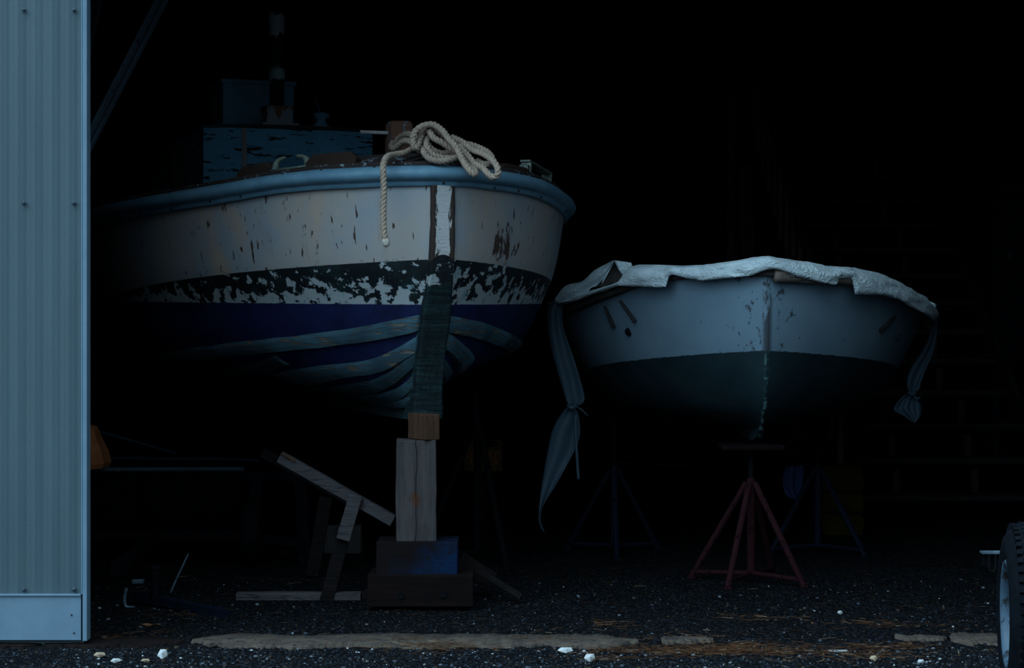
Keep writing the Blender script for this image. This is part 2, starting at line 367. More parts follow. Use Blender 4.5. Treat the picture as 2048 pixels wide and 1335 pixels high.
# front wall: ribbed sheet
def rib(x):
    return .0018 * (1 + math.cos(2*PI*x/.0915)) + .0005 * (1 + math.cos(2*PI*x/.0305 + 1))
w = MB(); xs = [-9 + (JAMB - .035 + 9) * i / 760 for i in range(761)]
w.grid([[Vector((x, WALL_D - rib(x) + .012, z)) for x in xs] for z in (.273, 3.0, 6.6)])
w.box(((-9 + JAMB)/2, WALL_D + .06, 3.3), (JAMB + 9 - .06, .06, 6.6))
wf = struct('wall_front', w, 'galv')
for px, py in ((48, 406), (148, 406), (48, 1178), (148, 1178), (48, 20), (148, 20)):
    p = P(px, py, WALL_D - .002); s = MB()
    s.lathe([(.013, 0), (.013, .003), (.0075, .004), (.0075, .010), (.005, .012)], 10, Matrix.Translation(p) @ Matrix.Rotation(PI/2, 4, 'X')); s.build('screw', 'screw2', wf)
t = MB(); t.box(((-9 + JAMB - .036)/2, WALL_D + .004, .155), (JAMB - .036 + 9, .022, .245)); t.box(((-9 + JAMB - .036)/2, WALL_D - .010, .276), (JAMB - .036 + 9, .012, .012))
bt = struct('trim_1', t, 'trim', bevel=.002)
for px, py in ((143, 1229), (148, 1265)):
    s = MB(); s.lathe([(.005, 0), (.004, .004)], 8, Matrix.Translation(P(px, py, WALL_D - .008)) @ Matrix.Rotation(PI/2, 4, 'X')); s.build('screw', 'screw', bt)
t = MB(); t.box((JAMB - .012, WALL_D + .02, 3.3), (.024, .09, 6.54)); t.box((JAMB - .030, WALL_D - .004, 3.43), (.008, .03, 6.3)); struct('trim_2', t, 'trim', bevel=.003)
w = MB(); w.box((RJ + 4, WALL_D + .06, 3.3), (8, .12, 6.6)); w.box(((JAMB + RJ)/2, WALL_D + .06, (HEAD + 6.6)/2), (RJ - JAMB, .12, 6.6 - HEAD)); struct('wall_front_right', w, 'galv')
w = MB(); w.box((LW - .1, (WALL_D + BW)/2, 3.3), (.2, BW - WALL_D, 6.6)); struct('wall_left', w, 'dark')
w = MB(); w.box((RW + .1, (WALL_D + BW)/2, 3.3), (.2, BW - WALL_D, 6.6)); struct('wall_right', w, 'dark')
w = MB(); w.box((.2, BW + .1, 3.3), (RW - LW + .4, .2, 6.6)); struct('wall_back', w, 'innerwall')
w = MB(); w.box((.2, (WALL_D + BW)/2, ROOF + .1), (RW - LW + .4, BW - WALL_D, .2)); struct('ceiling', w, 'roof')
# plywood seams as battens and two studs on the back wall
for k, (x0, y0, x1, y1, wd) in enumerate(((1250, 0, 1250, 780, .05), (1180, 362, 1450, 362, .05), (1462, 180, 1462, 560, .10), (1490, 330, 1497, 560, .16))):
    m = MB(); m.beam(P(x0, y0, BW - .025), P(x1, y1, BW - .025), .05, wd, (0, 1, 0)); struct('trim_%d' % (k + 3), m, 'dark' if k < 2 else 'stairwood')
# concrete sill at the doorway, broken into pieces by asphalt and grit
def slab(pxa, pxb, d0, d1, seed):
    rnd = random.Random(seed); m = MB(); n = 240; rows = []
    for i in range(n + 1):
        px = pxa + (pxb - pxa) * i / n; x = (px - 1024) * 11.0 / F
        e = min(1.0, 9.0 * min(i, n - i) / n + .15)
        dm = (d0 + d1) / 2; hw = (d1 - d0) / 2 * e
        a = dm - hw + mnoise.noise(Vector((x*3, seed, 0)))*.12 + mnoise.noise(Vector((x*14, seed, 0)))*.07 + mnoise.noise(Vector((x*43, seed, 0)))*.035; b = dm + hw + mnoise.noise(Vector((x*2.2, seed + 5, 0)))*.08 + mnoise.noise(Vector((x*13, seed + 5, 3)))*.05 + mnoise.noise(Vector((x*41, seed + 5, 3)))*.03
        rows.append([Vector((x, a, -.02)), Vector((x, a + .012, .010)), Vector((x, (a+b)/2, .017 + .004*mnoise.noise(Vector((x*9, 0, seed))))), Vector((x, b - .012, .012)), Vector((x, b, -.02))])
    m.grid(rows); return m
struct('trim_7', slab(395, 1272, 10.62, 11.05, 1), 'concrete', smooth=True)
struct('trim_8', slab(1318, 1422, 10.78, 10.98, 2), 'concrete', smooth=True)
struct('trim_9', slab(1786, 1886, 10.86, 11.02, 3), 'concrete', smooth=True)
struct('trim_10', slab(1890, 2120, 10.72, 11.06, 4), 'concrete', smooth=True)
struct('trim_11', slab(-300, 380, 10.62, 10.98, 6), 'timber_dark', smooth=True)
# the door with a glazed frame far right on the back wall
d = MB(); d.box(P(2060, 560, BW - .04), (1.0, .08, 2.0)); dr = struct('door_1', d, 'doorblue', bevel=.01)
d = MB(); d.box(P(2020, 512, BW - .10), (.06, .05, .10)); d.build('latch', 'steel', dr, bevel=.008)
d = MB(); d.beam(P(1992, 355, BW - .12), P(1992, 1000, BW - .12), .06, .06); d.beam(P(1988, 372, BW - .12), P(2130, 372, BW - .12), .06, .12); d.build('frame', 'doorblue', dr)
def steel_brace(a, b, label):
    m = MB(); a, b = Vector(a), Vector(b); t = (b - a).normalized(); s = Vector((t.z, 0, -t.x))
    m.beam(a, b, .008, .085, (0, 1, 0)); m.beam(a + s*.042 - Vector((0, .045, 0)), b + s*.042 - Vector((0, .045, 0)), .09, .008, (0, 1, 0))
    return tag(m.build('steel_brace', 'brace', loc=a), label, 'brace', 'diagonal roof braces')
steel_brace(P(62, 508, 14.0), P(667, -668, 14.0), 'long diagonal steel brace rising from behind the corrugated wall edge')
steel_brace(P(97, 421, 16.5), P(304, -470, 16.5), 'short steep dark brace at the top, nearest the corrugated wall')

for k, (px, dd) in enumerate(((58, 14.0), (94, 16.5))):     # roof columns the braces spring from
    q = P(px, 600, dd); m = MB(); m.box((q.x, q.y, ROOF/2), (.10, .12, ROOF)); struct('trim_%d' % (12 + k), m, 'dark')
# ------------------------------------------------------------------ the work boat
TH = math.radians(20.0); X0, D0 = -.419, 12.0
boat = thing('work_boat', (X0, D0, 0), TH, 'big wooden workboat with cream topsides, flaking black stripe and navy bottom, propped on timber blocks', 'boat')
def loc_b(v, u, z): return Vector((v, u, z))
L = 8.2; ZK = 1.19
def sheer(u): return sm([(0, 2.655), (.5, 2.635), (1.0, 2.58), (1.6, 2.545), (2.2, 2.53), (4, 2.53), (L, 2.62)], u)
def ustem(z): return sm([(1.1, .36), (1.2, .33), (1.5, .25), (1.84, .12), (2.1, .02), (2.6, .0)], z)
def keelz(u): return ZK + .05 * max(0, u - 1)/7
def halfb(u, w, z):
    B = sm([(0, .07), (.08, .70), (.16, 1.15), (.27, 1.40), (.47, 1.49), (.68, 1.56), (1, 1.62)], w)
    Le = sm([(0, 4.0), (.25, 3.4), (.47, 3.2), (1, 3.0)], w); p = sm([(0, 1.9), (.25, 2.5), (.47, 2.6), (1, 2.4)], w)
    e = sm([(0, 1.1), (.3, 1.0), (.47, .92), (1, .75)], w)
    d = u - ustem(z)
    if d <= 0: return .055
    t = min(1.0, d / Le); b = .055 + (B - .055) * (1 - (1 - t)**p)**e
    if u > 5: b *= 1 - .16 * ((u - 5)/(L - 5))**2
    return b
def hull_pt(u, w, side, off=0.0):
    zs = sheer(u) - .02; zk = keelz(u); z = zk + (zs - zk) * w
    us = ustem(z); uu = max(u, us)
    return loc_b(side * (halfb(uu, w, z) + off), uu, z)
us = [0] + [.004*(1.35**k) for k in range(14)]; us = [u for u in us if u < .2] + [.2 + (L - .2)*(k/60)**1.25 for k in range(61)]
ws = [k/56 for k in range(57)]
hm = MB()
for side in (-1, 1): hm.grid([[hull_pt(u + ustem(keelz(0) + (2.6 - keelz(0))*w)*max(0, 1 - u/2.0), w, side) for w in ws] for u in us], flip=side > 0)
hm.grid([[hull_pt(L, w, s) for w in ws] for s in (-1, 1)])
hull = hm.build('hull', 'hull', boat, world=False, smooth=True)
# stem post: broad flat-faced timber standing proud of the planking
def stem_row(z, hwid, proud):
    u = ustem(z); return [loc_b(-hwid - .012, u + .10, z), loc_b(-hwid, u - proud + .012, z), loc_b(-hwid + .012, u - proud, z), loc_b(hwid - .012, u - proud, z), loc_b(hwid, u - proud + .012, z), loc_b(hwid + .012, u + .10, z)]
zz = [2.558 - (2.558 - 1.14)*k/44 for k in range(45)]
sb = MB(); sb.grid([[jit(p, .004 + .008*max(0, (1.95 - z)), 11) for p in stem_row(z, sm([(1.1, .10), (1.4, .088), (1.75, .088), (2.0, .078), (2.6, .072)], z), .030 + .03*max(0, 2.1 - z))] for z in zz], close_v=True, cap=True)
sb.build('stem_post', 'stempaint', boat, world=False)
kb = MB(); kb.grid([[jit(loc_b(x*.075, u, z + .05*max(0, u-1)/7), .003) for x, z in ((-1, 1.13), (1, 1.13), (1, 1.26), (-1, 1.26))] for u in [.30 + (L - .3)*k/20 for k in range(21)]], close_v=True, cap=True); kb.build('keel', 'stem_low', boat, world=False)
# sheer line path around the bow
def sheer_path(off=0.0, umax=L, dz=0.0):
    ul = [umax*(1 - k/90)**2.2 for k in range(91)]
    pts = [loc_b(-(halfb(max(u, 1e-4), 1, 2.6)), u, sheer(u)) for u in ul[:-1]] + [loc_b(halfb(max(u, 1e-4), 1, 2.6), u, sheer(u)) for u in reversed(ul[:-1])]
    out = []
    for i, p in enumerate(pts):
        t = pts[min(i+1, len(pts)-1)] - pts[max(i-1, 0)]; n = Vector((t.y, -t.x, 0)).normalized()
        if n.y > 0 and abs(p.x) < .05: n = -n
        out.append((p, n))
    # resample evenly
    d = [0]
    for (a, _), (b, _) in zip(out, out[1:]): d.append(d[-1] + (b - a).length)
    res = []; j = 0; N = 260
    for k in range(N + 1):
        s = d[-1]*k/N
        while j < len(d) - 2 and d[j+1] < s: j += 1
        f = (s - d[j])/max(1e-9, d[j+1] - d[j]); res.append((out[j][0].lerp(out[j+1][0], f), out[j][1].lerp(out[j+1][1], f).normalized()))
    for _ in range(2): res = [res[0]] + [(res[i][0], (res[i-1][1] + res[i][1] + res[i+1][1]).normalized()) for i in range(1, len(res)-1)] + [res[-1]]
    return [(p + n*off + Vector((0, 0, dz)), n) for p, n in res]
SP = sheer_path()
def sweep(path, prof, wob=0.0):
    return [[jit(p + n*a + Vector((0, 0, z)), wob, 7) for a, z in prof] for p, n in path]
rp = [(-.02, .015), (.018, .022), (.030, .014), (.052, .010), (.078, -.015), (.090, -.048), (.080, -.082), (.052, -.104), (.030, -.110), (.026, -.118), (.024, -.150), (.006, -.156), (-.02, -.15)]
rp = [(a*.78, z*.70 + .01) for a, z in rp]
rb = MB(); rb.grid(sweep(SP, rp, .003), close_v=True, cap=True); rail = rb.build('rub_rail', 'rail', boat, world=False, smooth=True)
# fastenings along the rail
prot = None
for i in range(60, 214, 5):
    for (a, z) in ((.036, .014), (.0205, -.082)):
        if random.random() < .22: continue
        p, n = SP[min(i + random.randint(-1, 1), 259)]; q = p + n*a + Vector((0, 0, z + random.uniform(-.006, .006)))
        if prot is None:
            s = MB(); s.lathe([(.0085, -.003), (.0085, .003), (.005, .006)], 8); prot = s.build('screw', 'screw', rail, world=False); o = prot
        else: o = prot.copy(); C.objects.link(o)
        nn = (n + Vector((0, 0, .35 if z > 0 else -.1))).normalized()
        o.matrix_local = Matrix.Translation(q) @ nn.to_track_quat('Z', 'Y').to_matrix().to_4x4()
# covering board (flaking) round the deck edge, and the cambered deck
cb = MB(); cb.grid(sweep(SP, [(.012, .010), (.016, .035), (.006, .050), (-.03, .058), (-.16, .070), (-.17, .03), (-.10, .0)], .006), close_v=True, cap=True); cb.build('covering_board', 'deck', boat, world=False)
dk = MB(); rows = []
for u in [.10 + (L - .1)*(k/40)**1.2 for k in range(41)]:
    b = halfb(u, 1, 2.6) - .06
    rows.append([loc_b(b*x, u, sheer(u) + .045 + .16*min(1, b)*(1 - x*x)) for x in [-1 + k/10 for k in range(21)]])
dk.grid(rows); dk.build('deck', 'deck', boat, world=False, smooth=True)
# planks that fan out from the stem under the boot stripe
def plank_part(side, z_of, u0, u1, wid, off=.035, m='plank', n=40, taper=.7):
    rows = []
    for k in range(n + 1):
        u = u0 + (u1 - u0)*k/n; zc = z_of(u); wd = wid*(1 - (1 - taper)*k/n)
        r = []
        for dz, o in ((-.5, .004), (-.5, off), (-.2, off + .004), (.2, off + .002), (.5, off - .008), (.5, .004)):
            z = zc + dz*wd; zk = keelz(u); w = max(0.0, (z - zk)/(sheer(u) - .02 - zk)); r.append(jit(loc_b(side*(halfb(max(u, ustem(z) + .01), w, z) + o), max(u, ustem(z) + .01), z), .005, 6))
        rows.append(r)
    mb = MB(); mb.grid(rows, close_v=True, cap=True); return mb.build('plank', m, boat, world=False)
plank_part(-1, lambda u: sm([(.1, 1.747), (.45, 1.665), (1.0, 1.595), (2.4, 1.49), (4, 1.44)], u), .16, 2.6, .092)
plank_part(-1, lambda u: sm([(.1, 1.675), (.45, 1.485), (.8, 1.43), (1.4, 1.36)], u), .18, 1.5, .080, taper=1.1)
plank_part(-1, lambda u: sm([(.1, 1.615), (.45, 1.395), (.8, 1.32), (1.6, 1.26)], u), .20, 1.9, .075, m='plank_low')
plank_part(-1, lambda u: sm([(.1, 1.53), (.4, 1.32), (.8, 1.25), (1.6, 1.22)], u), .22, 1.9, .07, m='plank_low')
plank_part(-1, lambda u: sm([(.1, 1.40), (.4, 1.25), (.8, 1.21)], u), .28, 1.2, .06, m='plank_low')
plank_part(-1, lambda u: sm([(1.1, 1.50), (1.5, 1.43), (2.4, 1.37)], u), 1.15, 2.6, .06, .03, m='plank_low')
plank_part(1, lambda u: sm([(.1, 1.732), (.45, 1.69), (.9, 1.625), (1.5, 1.56), (2.4, 1.50)], u), .16, 2.0, .098)
plank_part(1, lambda u: sm([(.1, 1.665), (.4, 1.56), (.75, 1.45)], u), .18, .74, .085, m='plank', taper=1.0)
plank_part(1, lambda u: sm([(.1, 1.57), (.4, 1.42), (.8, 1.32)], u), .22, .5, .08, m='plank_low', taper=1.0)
# samson post with its pin
ps = MB(); ps.grid([[jit(loc_b(x*h, .90 + y*h, z), .003) for x, y in ((-.8, -1), (.8, -1), (1, -.8), (1, .8), (.8, 1), (-.8, 1), (-1, .8), (-1, -.8))] for z, h in ((2.66, .074), (2.8, .076), (2.95, .077), (3.01, .074), (3.03, .060))], close_v=True, cap=True)
post = ps.build('mooring_post', 'post', boat, world=False)
pn = MB(); pn.tube([loc_b(-.26, .90, 2.955), loc_b(-.06, .90, 2.955)], .012, 8); pn.build('pin', 'steel', post, world=False) if False else pn.build('pin', 'bare', post, world=False)
# cabin trunk, hatch box, funnel, vent
UC = 3.9
cm = MB(); rows = []
for z in [2.55 + .70*k/8 for k in range(9)]: rows.append([jit(loc_b(v, u, z), .002) for v, u in [(-.68 + 1.36*k/12, UC) for k in range(13)] + [(.68, UC + 2.4), (-.68, UC + 2.4)]])
cm.grid(rows, close_v=True, cap=True); cab = cm.build('cabin', 'cabin', boat, world=False)
r_ = MB(); rows = []
for u in (UC - .012, UC + 2.42): rows.append([loc_b(.695*x, u, 3.243 + .012*(1 - x*x)) for x in [-1 + k/8 for k in range(17)]] + [loc_b(.695*x, u, 3.268 + .016*(1 - x*x)) for x in [1 - k/8 for k in range(17)]])
r_.grid(rows, close_v=True, cap=True); r_.build('roof', 'cabin_dark', cab, world=False)
b_ = MB(); b_.grid([[jit(p, .003, 20) for p in (loc_b(-.385 + a, UC - .012, z), loc_b(-.345 + a, UC - .012, z), loc_b(-.345 + a, UC + .003, z), loc_b(-.385 + a, UC + .003, z))] for z, a in ((2.62, 0), (2.8, .0), (3.0, .006), (3.25, .0))], close_v=True, cap=True); b_.build('batten', 'bare', cab, world=False)
h_ = MB(); h_.box((-.03, 5.1, 3.48), (.60, .5, .46)); hb = h_.build('hatch_box', 'box', boat, world=False, bevel=.006)
h_ = MB(); h_.box((-.03, 5.1, 3.725), (.635, .54, .035)); h_.build('lid', 'box', hb, world=False, bevel=.004)
fb = MB(); fb.box((.0, 4.32, 3.385), (.215, .20, .14)); fb.box((.0, 4.32, 3.46), (.235, .22, .02)); fb.box((0, 4.32, 3.315), (.30, .26, .03))
def rusty_box():
    g = G('rust_streaked_grey'); x, y, z = g.xyz()
    s = g.step(g.math('ADD', g.noise(22, 5, .6, g.map((1, 1, .25))), g.math('MULTIPLY', g.math('SUBTRACT', z, 3.38), 2.2)), .58, .68)
    return g.done(g.mix(s, (.36, .385, .41), (.26, .12, .06)), .8)
M['rustbox'] = rusty_box()
fbase = fb.build('funnel_base', 'rustbox', boat, world=False, bevel=.004)
def pipe_mat():
    g = G('sooty_pipe_with_pale_patches'); x, y, z = g.xyz()
    n = g.math('MULTIPLY', g.math('SUBTRACT', g.noise(9, 6), .5), .22); zz = g.math('ADD', z, n)
    top = g.math('MULTIPLY', g.step(zz, 4.045, 4.06), g.step(zz, 4.21, 4.20))
    mid = g.math('MULTIPLY', g.step(zz, 3.66, 3.70), g.step(zz, 3.80, 3.74))
    c = g.mix(top, (.018, .02, .024), (.62, .59, .60)); c = g.mix(mid, c, (.40, .54, .50))
    return g.done(c, .7, g.noise(40, 4), .002)
M['pipe'] = pipe_mat()
fp = MB(); fp.lathe([(.058, 3.46), (.058, 3.66), (.066, 3.67), (.066, 3.76), (.056, 3.80), (.050, 3.85), (.048, 4.02), (.062, 4.05), (.064, 4.20), (.052, 4.235), (.04, 4.235)], 24, Matrix.Translation((0, 4.32, 0))); fp.build('funnel_pipe', 'pipe', fbase, world=False, smooth=True)
vt = MB(); vt.lathe([(.075, 3.285), (.06, 3.31), (.045, 3.33), (.045, 3.36), (.075, 3.375), (.07, 3.40), (.03, 3.41)], 20, Matrix.Translation((.345, 4.25, .02))); vent = vt.build('deck_vent', 'box', boat, world=False, smooth=True)
vl = MB(); vl.tube([loc_b(.345, 4.25, 3.41), loc_b(.325, 4.25, 3.47), loc_b(.30, 4.25, 3.54)], .010, 8); vl.build('lever', 'steel', vent, world=False)
cw = MB(); cw.tube(cat([loc_b(.10, 4.10, 3.35), loc_b(.15, 4.08, 3.375), loc_b(.20, 4.08, 3.36), loc_b(.23, 4.08, 3.395), loc_b(.255, 4.08, 3.34)], 5), .008, 6); cw.build('cable', 'capwood', boat, world=False)
sh = MB(); sh.box((-.75, 4.6, 2.9), (.10, .06, .50)); sh.build('cabin_side_post', 'cabin_dark', boat, world=False)
# fairleads: a dark wood block each side of a bronze throat
def sp_at(i, a, z): p, n = SP[i]; return p + n*a + Vector((0, 0, z))
def near_px(px):                          # index along the sheer whose rail shows at that column
    best = min(range(len(SP)), key=lambda i: abs(((WM[boat] @ SP[i][0]).x / (WM[boat] @ SP[i][0]).y) * F + 1024 - px) + (1000 if SP[i][0].y > 2.6 else 0)); return best
def block(i0, i1, h, inset=-.06, hh=None):
    m = MB(); n = 8; rows = []
    for k in range(n + 1):
        f = i0 + (i1 - i0)*k/n; j = min(int(f), 259); p, nn = SP[j][0].lerp(SP[j+1][0], f - j), SP[j][1]
        e = min(1, 4*min(k, n - k)/n + .55); c = p + nn*inset
        rows.append([jit(c + nn*a + Vector((0, 0, z)), .003) for a, z in ((-.045, .04), (.045, .04), (.045, .04 + (h - .02)*e), (.03, .04 + h*e), (-.03, .04 + h*e), (-.045, .04 + (h - .02)*e))])
    m.grid(rows, close_v=True, cap=True); return m
iL = [near_px(x) for x in (468, 533, 603, 705)]
block(iL[0], iL[1], .075).build('chock_block', 'capwood', boat, world=False)
block(iL[2], iL[3], .085).build('chock_block', 'capwood', boat, world=False)
def fairlead(i0, i1, closed, name='fairlead'):
    p0 = sp_at(i0, -.06, .05); p1 = sp_at(i1, -.06, .05); t = (p1 - p0); Ln = t.length; t.normalize(); up = Vector((0, 0, 1)); up = (up - t*up.dot(t)).normalized(); n = t.cross(up)
    m = MB(); q = lambda a, b: p0 + t*a + up*b
    m.beam(q(-.015, 0), q(Ln + .015, 0), .085, .026, n)
    if closed:
        m.beam(q(.012, 0), q(.012, .088), .07, .03, n); m.beam(q(Ln - .010, 0), q(Ln - .010, .080), .07, .024, n); m.beam(q(-.02, .086), q(Ln + .004, .080), .07, .016, n); m.beam(q(-.05, .03), q(0, .03), .06, .055, n)
    else:
        for f, s_ in ((lambda a: a, 1), (lambda a: Ln - a, -1)):
            pts = cat([q(f(.0), 0), q(f(.012), .03), q(f(.022), .055), q(f(.050), .074), q(f(.095), .082)], 5)
            m.tube(pts, [.034 - .026*(k/(len(pts)-1))**.8 for k in range(len(pts))], 12)
    return m.build(name, 'bronze', boat, world=False, smooth=not closed, bevel=.005 if closed else 0)
fairlead(iL[1], iL[2], False)
iR = [near_px(x) for x in (1008, 1066, 1112, 1140)]
block(iR[0], iR[1], .045).build('chock_block', 'capwood', boat, world=False)
fairlead(iR[1], iR[2], True)
block(iR[2], iR[3], .05).build('chock_block', 'capwood', boat, world=False)

# ------------------------------------------------------------------ the rope heap on the bow
def Z3(zx, zy, d): return P(700 + zx/3.926, 220 + zy/3.926, d)
rk = [(281, 1030, 11.72), (266, 950, 11.73), (262, 800, 11.745), (266, 650, 11.76), (263, 520, 11.77), (262, 430, 11.79), (292, 368, 11.86), (350, 350, 11.97), (430, 335, 12.03), (500, 305, 12.10), (560, 330, 12.14), (520, 270, 12.20),
      (430, 240, 12.30), (350, 300, 12.48), (330, 270, 12.75), (400, 210, 12.72), (470, 190, 12.40), (540, 240, 12.18),
      (575, 320, 11.98), (620, 378, 11.93), (700, 402, 11.93), (780, 390, 11.95), (850, 362, 12.0), (800, 330, 12.06), (720, 340, 12.05), (640, 305, 12.03), (600, 240, 12.06), (580, 180, 12.1),
      (620, 165, 12.02), (660, 220, 11.98), (730, 260, 11.97), (800, 310, 11.98), (850, 345, 12.03), (790, 300, 12.11), (720, 230, 12.10), (640, 190, 12.09), (600, 260, 12.01), (640, 340, 11.98), (720, 376, 11.99), (800, 374, 12.02), (858, 350, 12.06), (810, 285, 12.07), (745, 205, 12.05), (665, 148, 12.04), (590, 158, 12.05), (555, 215, 12.02),
      (520, 300, 11.96), (492, 240, 11.96), (515, 165, 11.96), (580, 122, 11.98), (655, 115, 11.98), (725, 160, 11.94), (775, 225, 11.90), (835, 295, 11.86), (875, 375, 11.82), (920, 450, 11.77), (970, 505, 11.76), (985, 480, 11.83), (930, 400, 11.93), (860, 290, 12.02),
      (790, 215, 12.06), (880, 250, 12.0), (960, 310, 11.94), (1040, 340, 11.88), (1110, 385, 11.80), (1155, 445, 11.76), (1160, 500, 11.75), (1125, 528, 11.76), (1080, 495, 11.78), (1045, 455, 11.82), (980, 420, 11.87), (920, 350, 11.92), (870, 290, 11.97),
      (930, 270, 12.06), (1010, 295, 12.04), (1085, 335, 11.98), (1120, 395, 11.92), (1060, 425, 11.92), (1000, 400, 11.97)]
path = cat([Z3(*q) for q in rk], 14)
# even resample
acc = [0]
for a, b in zip(path, path[1:]): acc.append(acc[-1] + (b - a).length)
step_ = .0075; N = int(acc[-1]/step_); rs = []; j = 0
for k in range(N + 1):
    s = acc[-1]*k/N
    while acc[j+1] < s and j < len(acc) - 2: j += 1
    rs.append(path[j].lerp(path[j+1], (s - acc[j])/max(1e-9, acc[j+1] - acc[j])))
rope = thing('rope', tuple(Z3(700, 400, 12.0)), 0, 'thick tan three-strand rope heaped over the bow with one end hanging down', 'rope')
rm = MB(); ref = None; frames = []
for i, p in enumerate(rs):
    t = (rs[min(i+1, N)] - rs[max(i-1, 0)]).normalized()
    if ref is None: ref = t.orthogonal()
    ref = (ref - t*ref.dot(t)).normalized(); frames.append((p, ref.copy(), t.cross(ref)))
for sidx in range(3):
    pts = [p + (a*math.cos(2*PI*(i*step_/.078 + sidx/3)) + b*math.sin(2*PI*(i*step_/.078 + sidx/3)))*.0098 for i, (p, a, b) in enumerate(frames)]
    rm.tube(pts, .0112, 7)
rm.build('strands', 'rope', rope, smooth=True)
m = MB(); e = rs[0]; m.tube([e + Vector((0, 0, .012)), e + Vector((0, 0, -.004)), e + Vector((.006, 0, -.02)), e + Vector((.012, 0, -.03))], [.0215, .0225, .020, .012], 10); m.build('whipping', 'ropetip', rope, smooth=True)

# ------------------------------------------------------------------ the smaller covered boat
TH2 = math.radians(-2.0); X2, D2 = 1.642, 12.75
sk = thing('skiff', (X2, D2, 0), TH2, 'smaller grey round-bowed boat with dark green bottom standing on a red jack stand', 'boat')
L2 = 4.0; ZK2 = .985
def sheer2(u): return sm([(0, 2.06), (.5, 2.035), (1.0, 1.93), (1.6, 1.83), (2.2, 1.78), (4, 1.77)], u)
def ustem2(z): return sm([(.9, .75), (.99, .60), (1.06, .42), (1.15, .28), (1.3, .17), (1.6, .08), (2.1, 0)], z)
def halfb2(u, w, z):
    B = sm([(0, .04), (.06, .55), (.13, .92), (.22, 1.06), (.54, 1.22), (1, 1.37)], w); Le = sm([(0, 3.2), (.2, 2.9), (1, 2.6)], w); p = sm([(0, 1.9), (.2, 2.4), (1, 2.4)], w); e = sm([(0, 1), (.2, .92), (1, .80)], w)
    d = u - ustem2(z)
    if d <= 0: return .0
    t = min(1, d/Le); return B*(1 - (1 - t)**p)**e
def hp2(u, w, s, off=0):
    zs = sheer2(u); z = ZK2 + (zs - ZK2)*w; uu = max(u, ustem2(z)); return Vector((s*(halfb2(uu, w, z) + off), uu, z))
us2 = [0] + [.003*(1.4**k) for k in range(13)]; us2 = [u for u in us2 if u < .15] + [.15 + (L2 - .15)*(k/50)**1.2 for k in range(51)]; ws2 = [(k/56)**1.25 for k in range(57)]
hm = MB()
for side in (-1, 1): hm.grid([[hp2(u + ustem2(ZK2 + (2.05 - ZK2)*w)*max(0, 1 - u/1.8), w, side) if u > 0 else Vector((0, ustem2(ZK2 + (sheer2(0) - ZK2)*w), ZK2 + (sheer2(0) - ZK2)*w)) for w in ws2] for u in us2], flip=side > 0)
hm.grid([[hp2(L2, w, s) for w in ws2] for s in (-1, 1)])
hm.build('hull', 'skiff', sk, world=False, smooth=True)
kl = MB(); kl.grid([[Vector((x*h, u, z)) for x, z in ((-1, zb), (1, zb), (1, zb + .14), (-1, zb + .14))] for u, zb, h in ((.50, 1.02, .012), (.60, .965, .025), (.8, .93, .04), (2, .93, .05), (L2, .93, .05))], close_v=True, cap=True); kl.build('keel', 'skiff', sk, world=False)
WL2 = [(1, 1)]
def path2(off):
    ul = [L2*(1 - k/80)**2.2 for k in range(81)]
    pts = [Vector((-halfb2(max(u, 1e-4), 1, 2.1), u, sheer2(u))) for u in ul[:-1]] + [Vector((halfb2(max(u, 1e-4), 1, 2.1), u, sheer2(u))) for u in reversed(ul[:-1])]
    d = [0]
    for a, b in zip(pts, pts[1:]): d.append(d[-1] + (b - a).length)
    N = 300; res = []; j = 0
    for k in range(N + 1):
        s = d[-1]*k/N
        while j < len(d) - 2 and d[j+1] < s: j += 1
        res.append(pts[j].lerp(pts[j+1], (s - d[j])/max(1e-9, d[j+1] - d[j])))
    nn = []
    for i in range(N + 1):
        t = res[min(i+1, N)] - res[max(i-1, 0)]; nn.append(Vector((t.y, -t.x, 0)).normalized())
    for _ in range(4): nn = [nn[0]] + [(nn[i-1] + nn[i] + nn[i+1]).normalized() for i in range(1, N)] + [nn[-1]]
    return [(p + n*off, n) for p, n in zip(res, nn)]
SP2 = path2(0)
g2 = MB(); g2.grid([[p + n*a + Vector((0, 0, z)) for a, z in ((-.03, -.028), (.03, -.028), (.038, -.012), (.035, .02), (-.03, .03))] for p, n in SP2], close_v=True, cap=True); g2.build('gunwale', 'tarp_under', sk, world=False, smooth=True)
def hull2_at(px, py, off=.012):           # the spot on the near side of the hull that shows at that pixel
    best = None
    for i in range(3, 51):
        for k in range(2, 56):
            for s in (-1, 1):
                q = WM[sk] @ hp2(us2[min(i + 8, len(us2)-1)] if False else L2*(i/60)**1.3, k/57, s, off); e = (q.x*F/q.y + 1024 - px)**2 + (HY - (q.z - CZ)*F/q.y - py)**2
                if q.y < 16 and (best is None or e < best[0]): best = (e, q)
    return best[1]
for (a, b) in (((1204, 612), (1227, 656)), ((1238, 600), (1265, 642)), ((1788, 630), (1765, 662)), ((1812, 640), (1796, 672))):
    q0, q1 = hull2_at(*a, .02), hull2_at(*b, .02); m = MB(); m.tube([q0, q0.lerp(q1, .5) + Vector((0, -.012, 0)), q1], [.011, .013, .016], 8); m.build('lashing', 'straps', sk)
q = hull2_at(1257, 662, .004); m = MB(); m.lathe([(.028, -.03), (.028, .006), (.018, .012), (.001, .012)], 14, Matrix.Translation(q) @ Matrix.Rotation(PI/2, 4, 'X')); m.build('drain_fitting', 'black', sk, smooth=True)

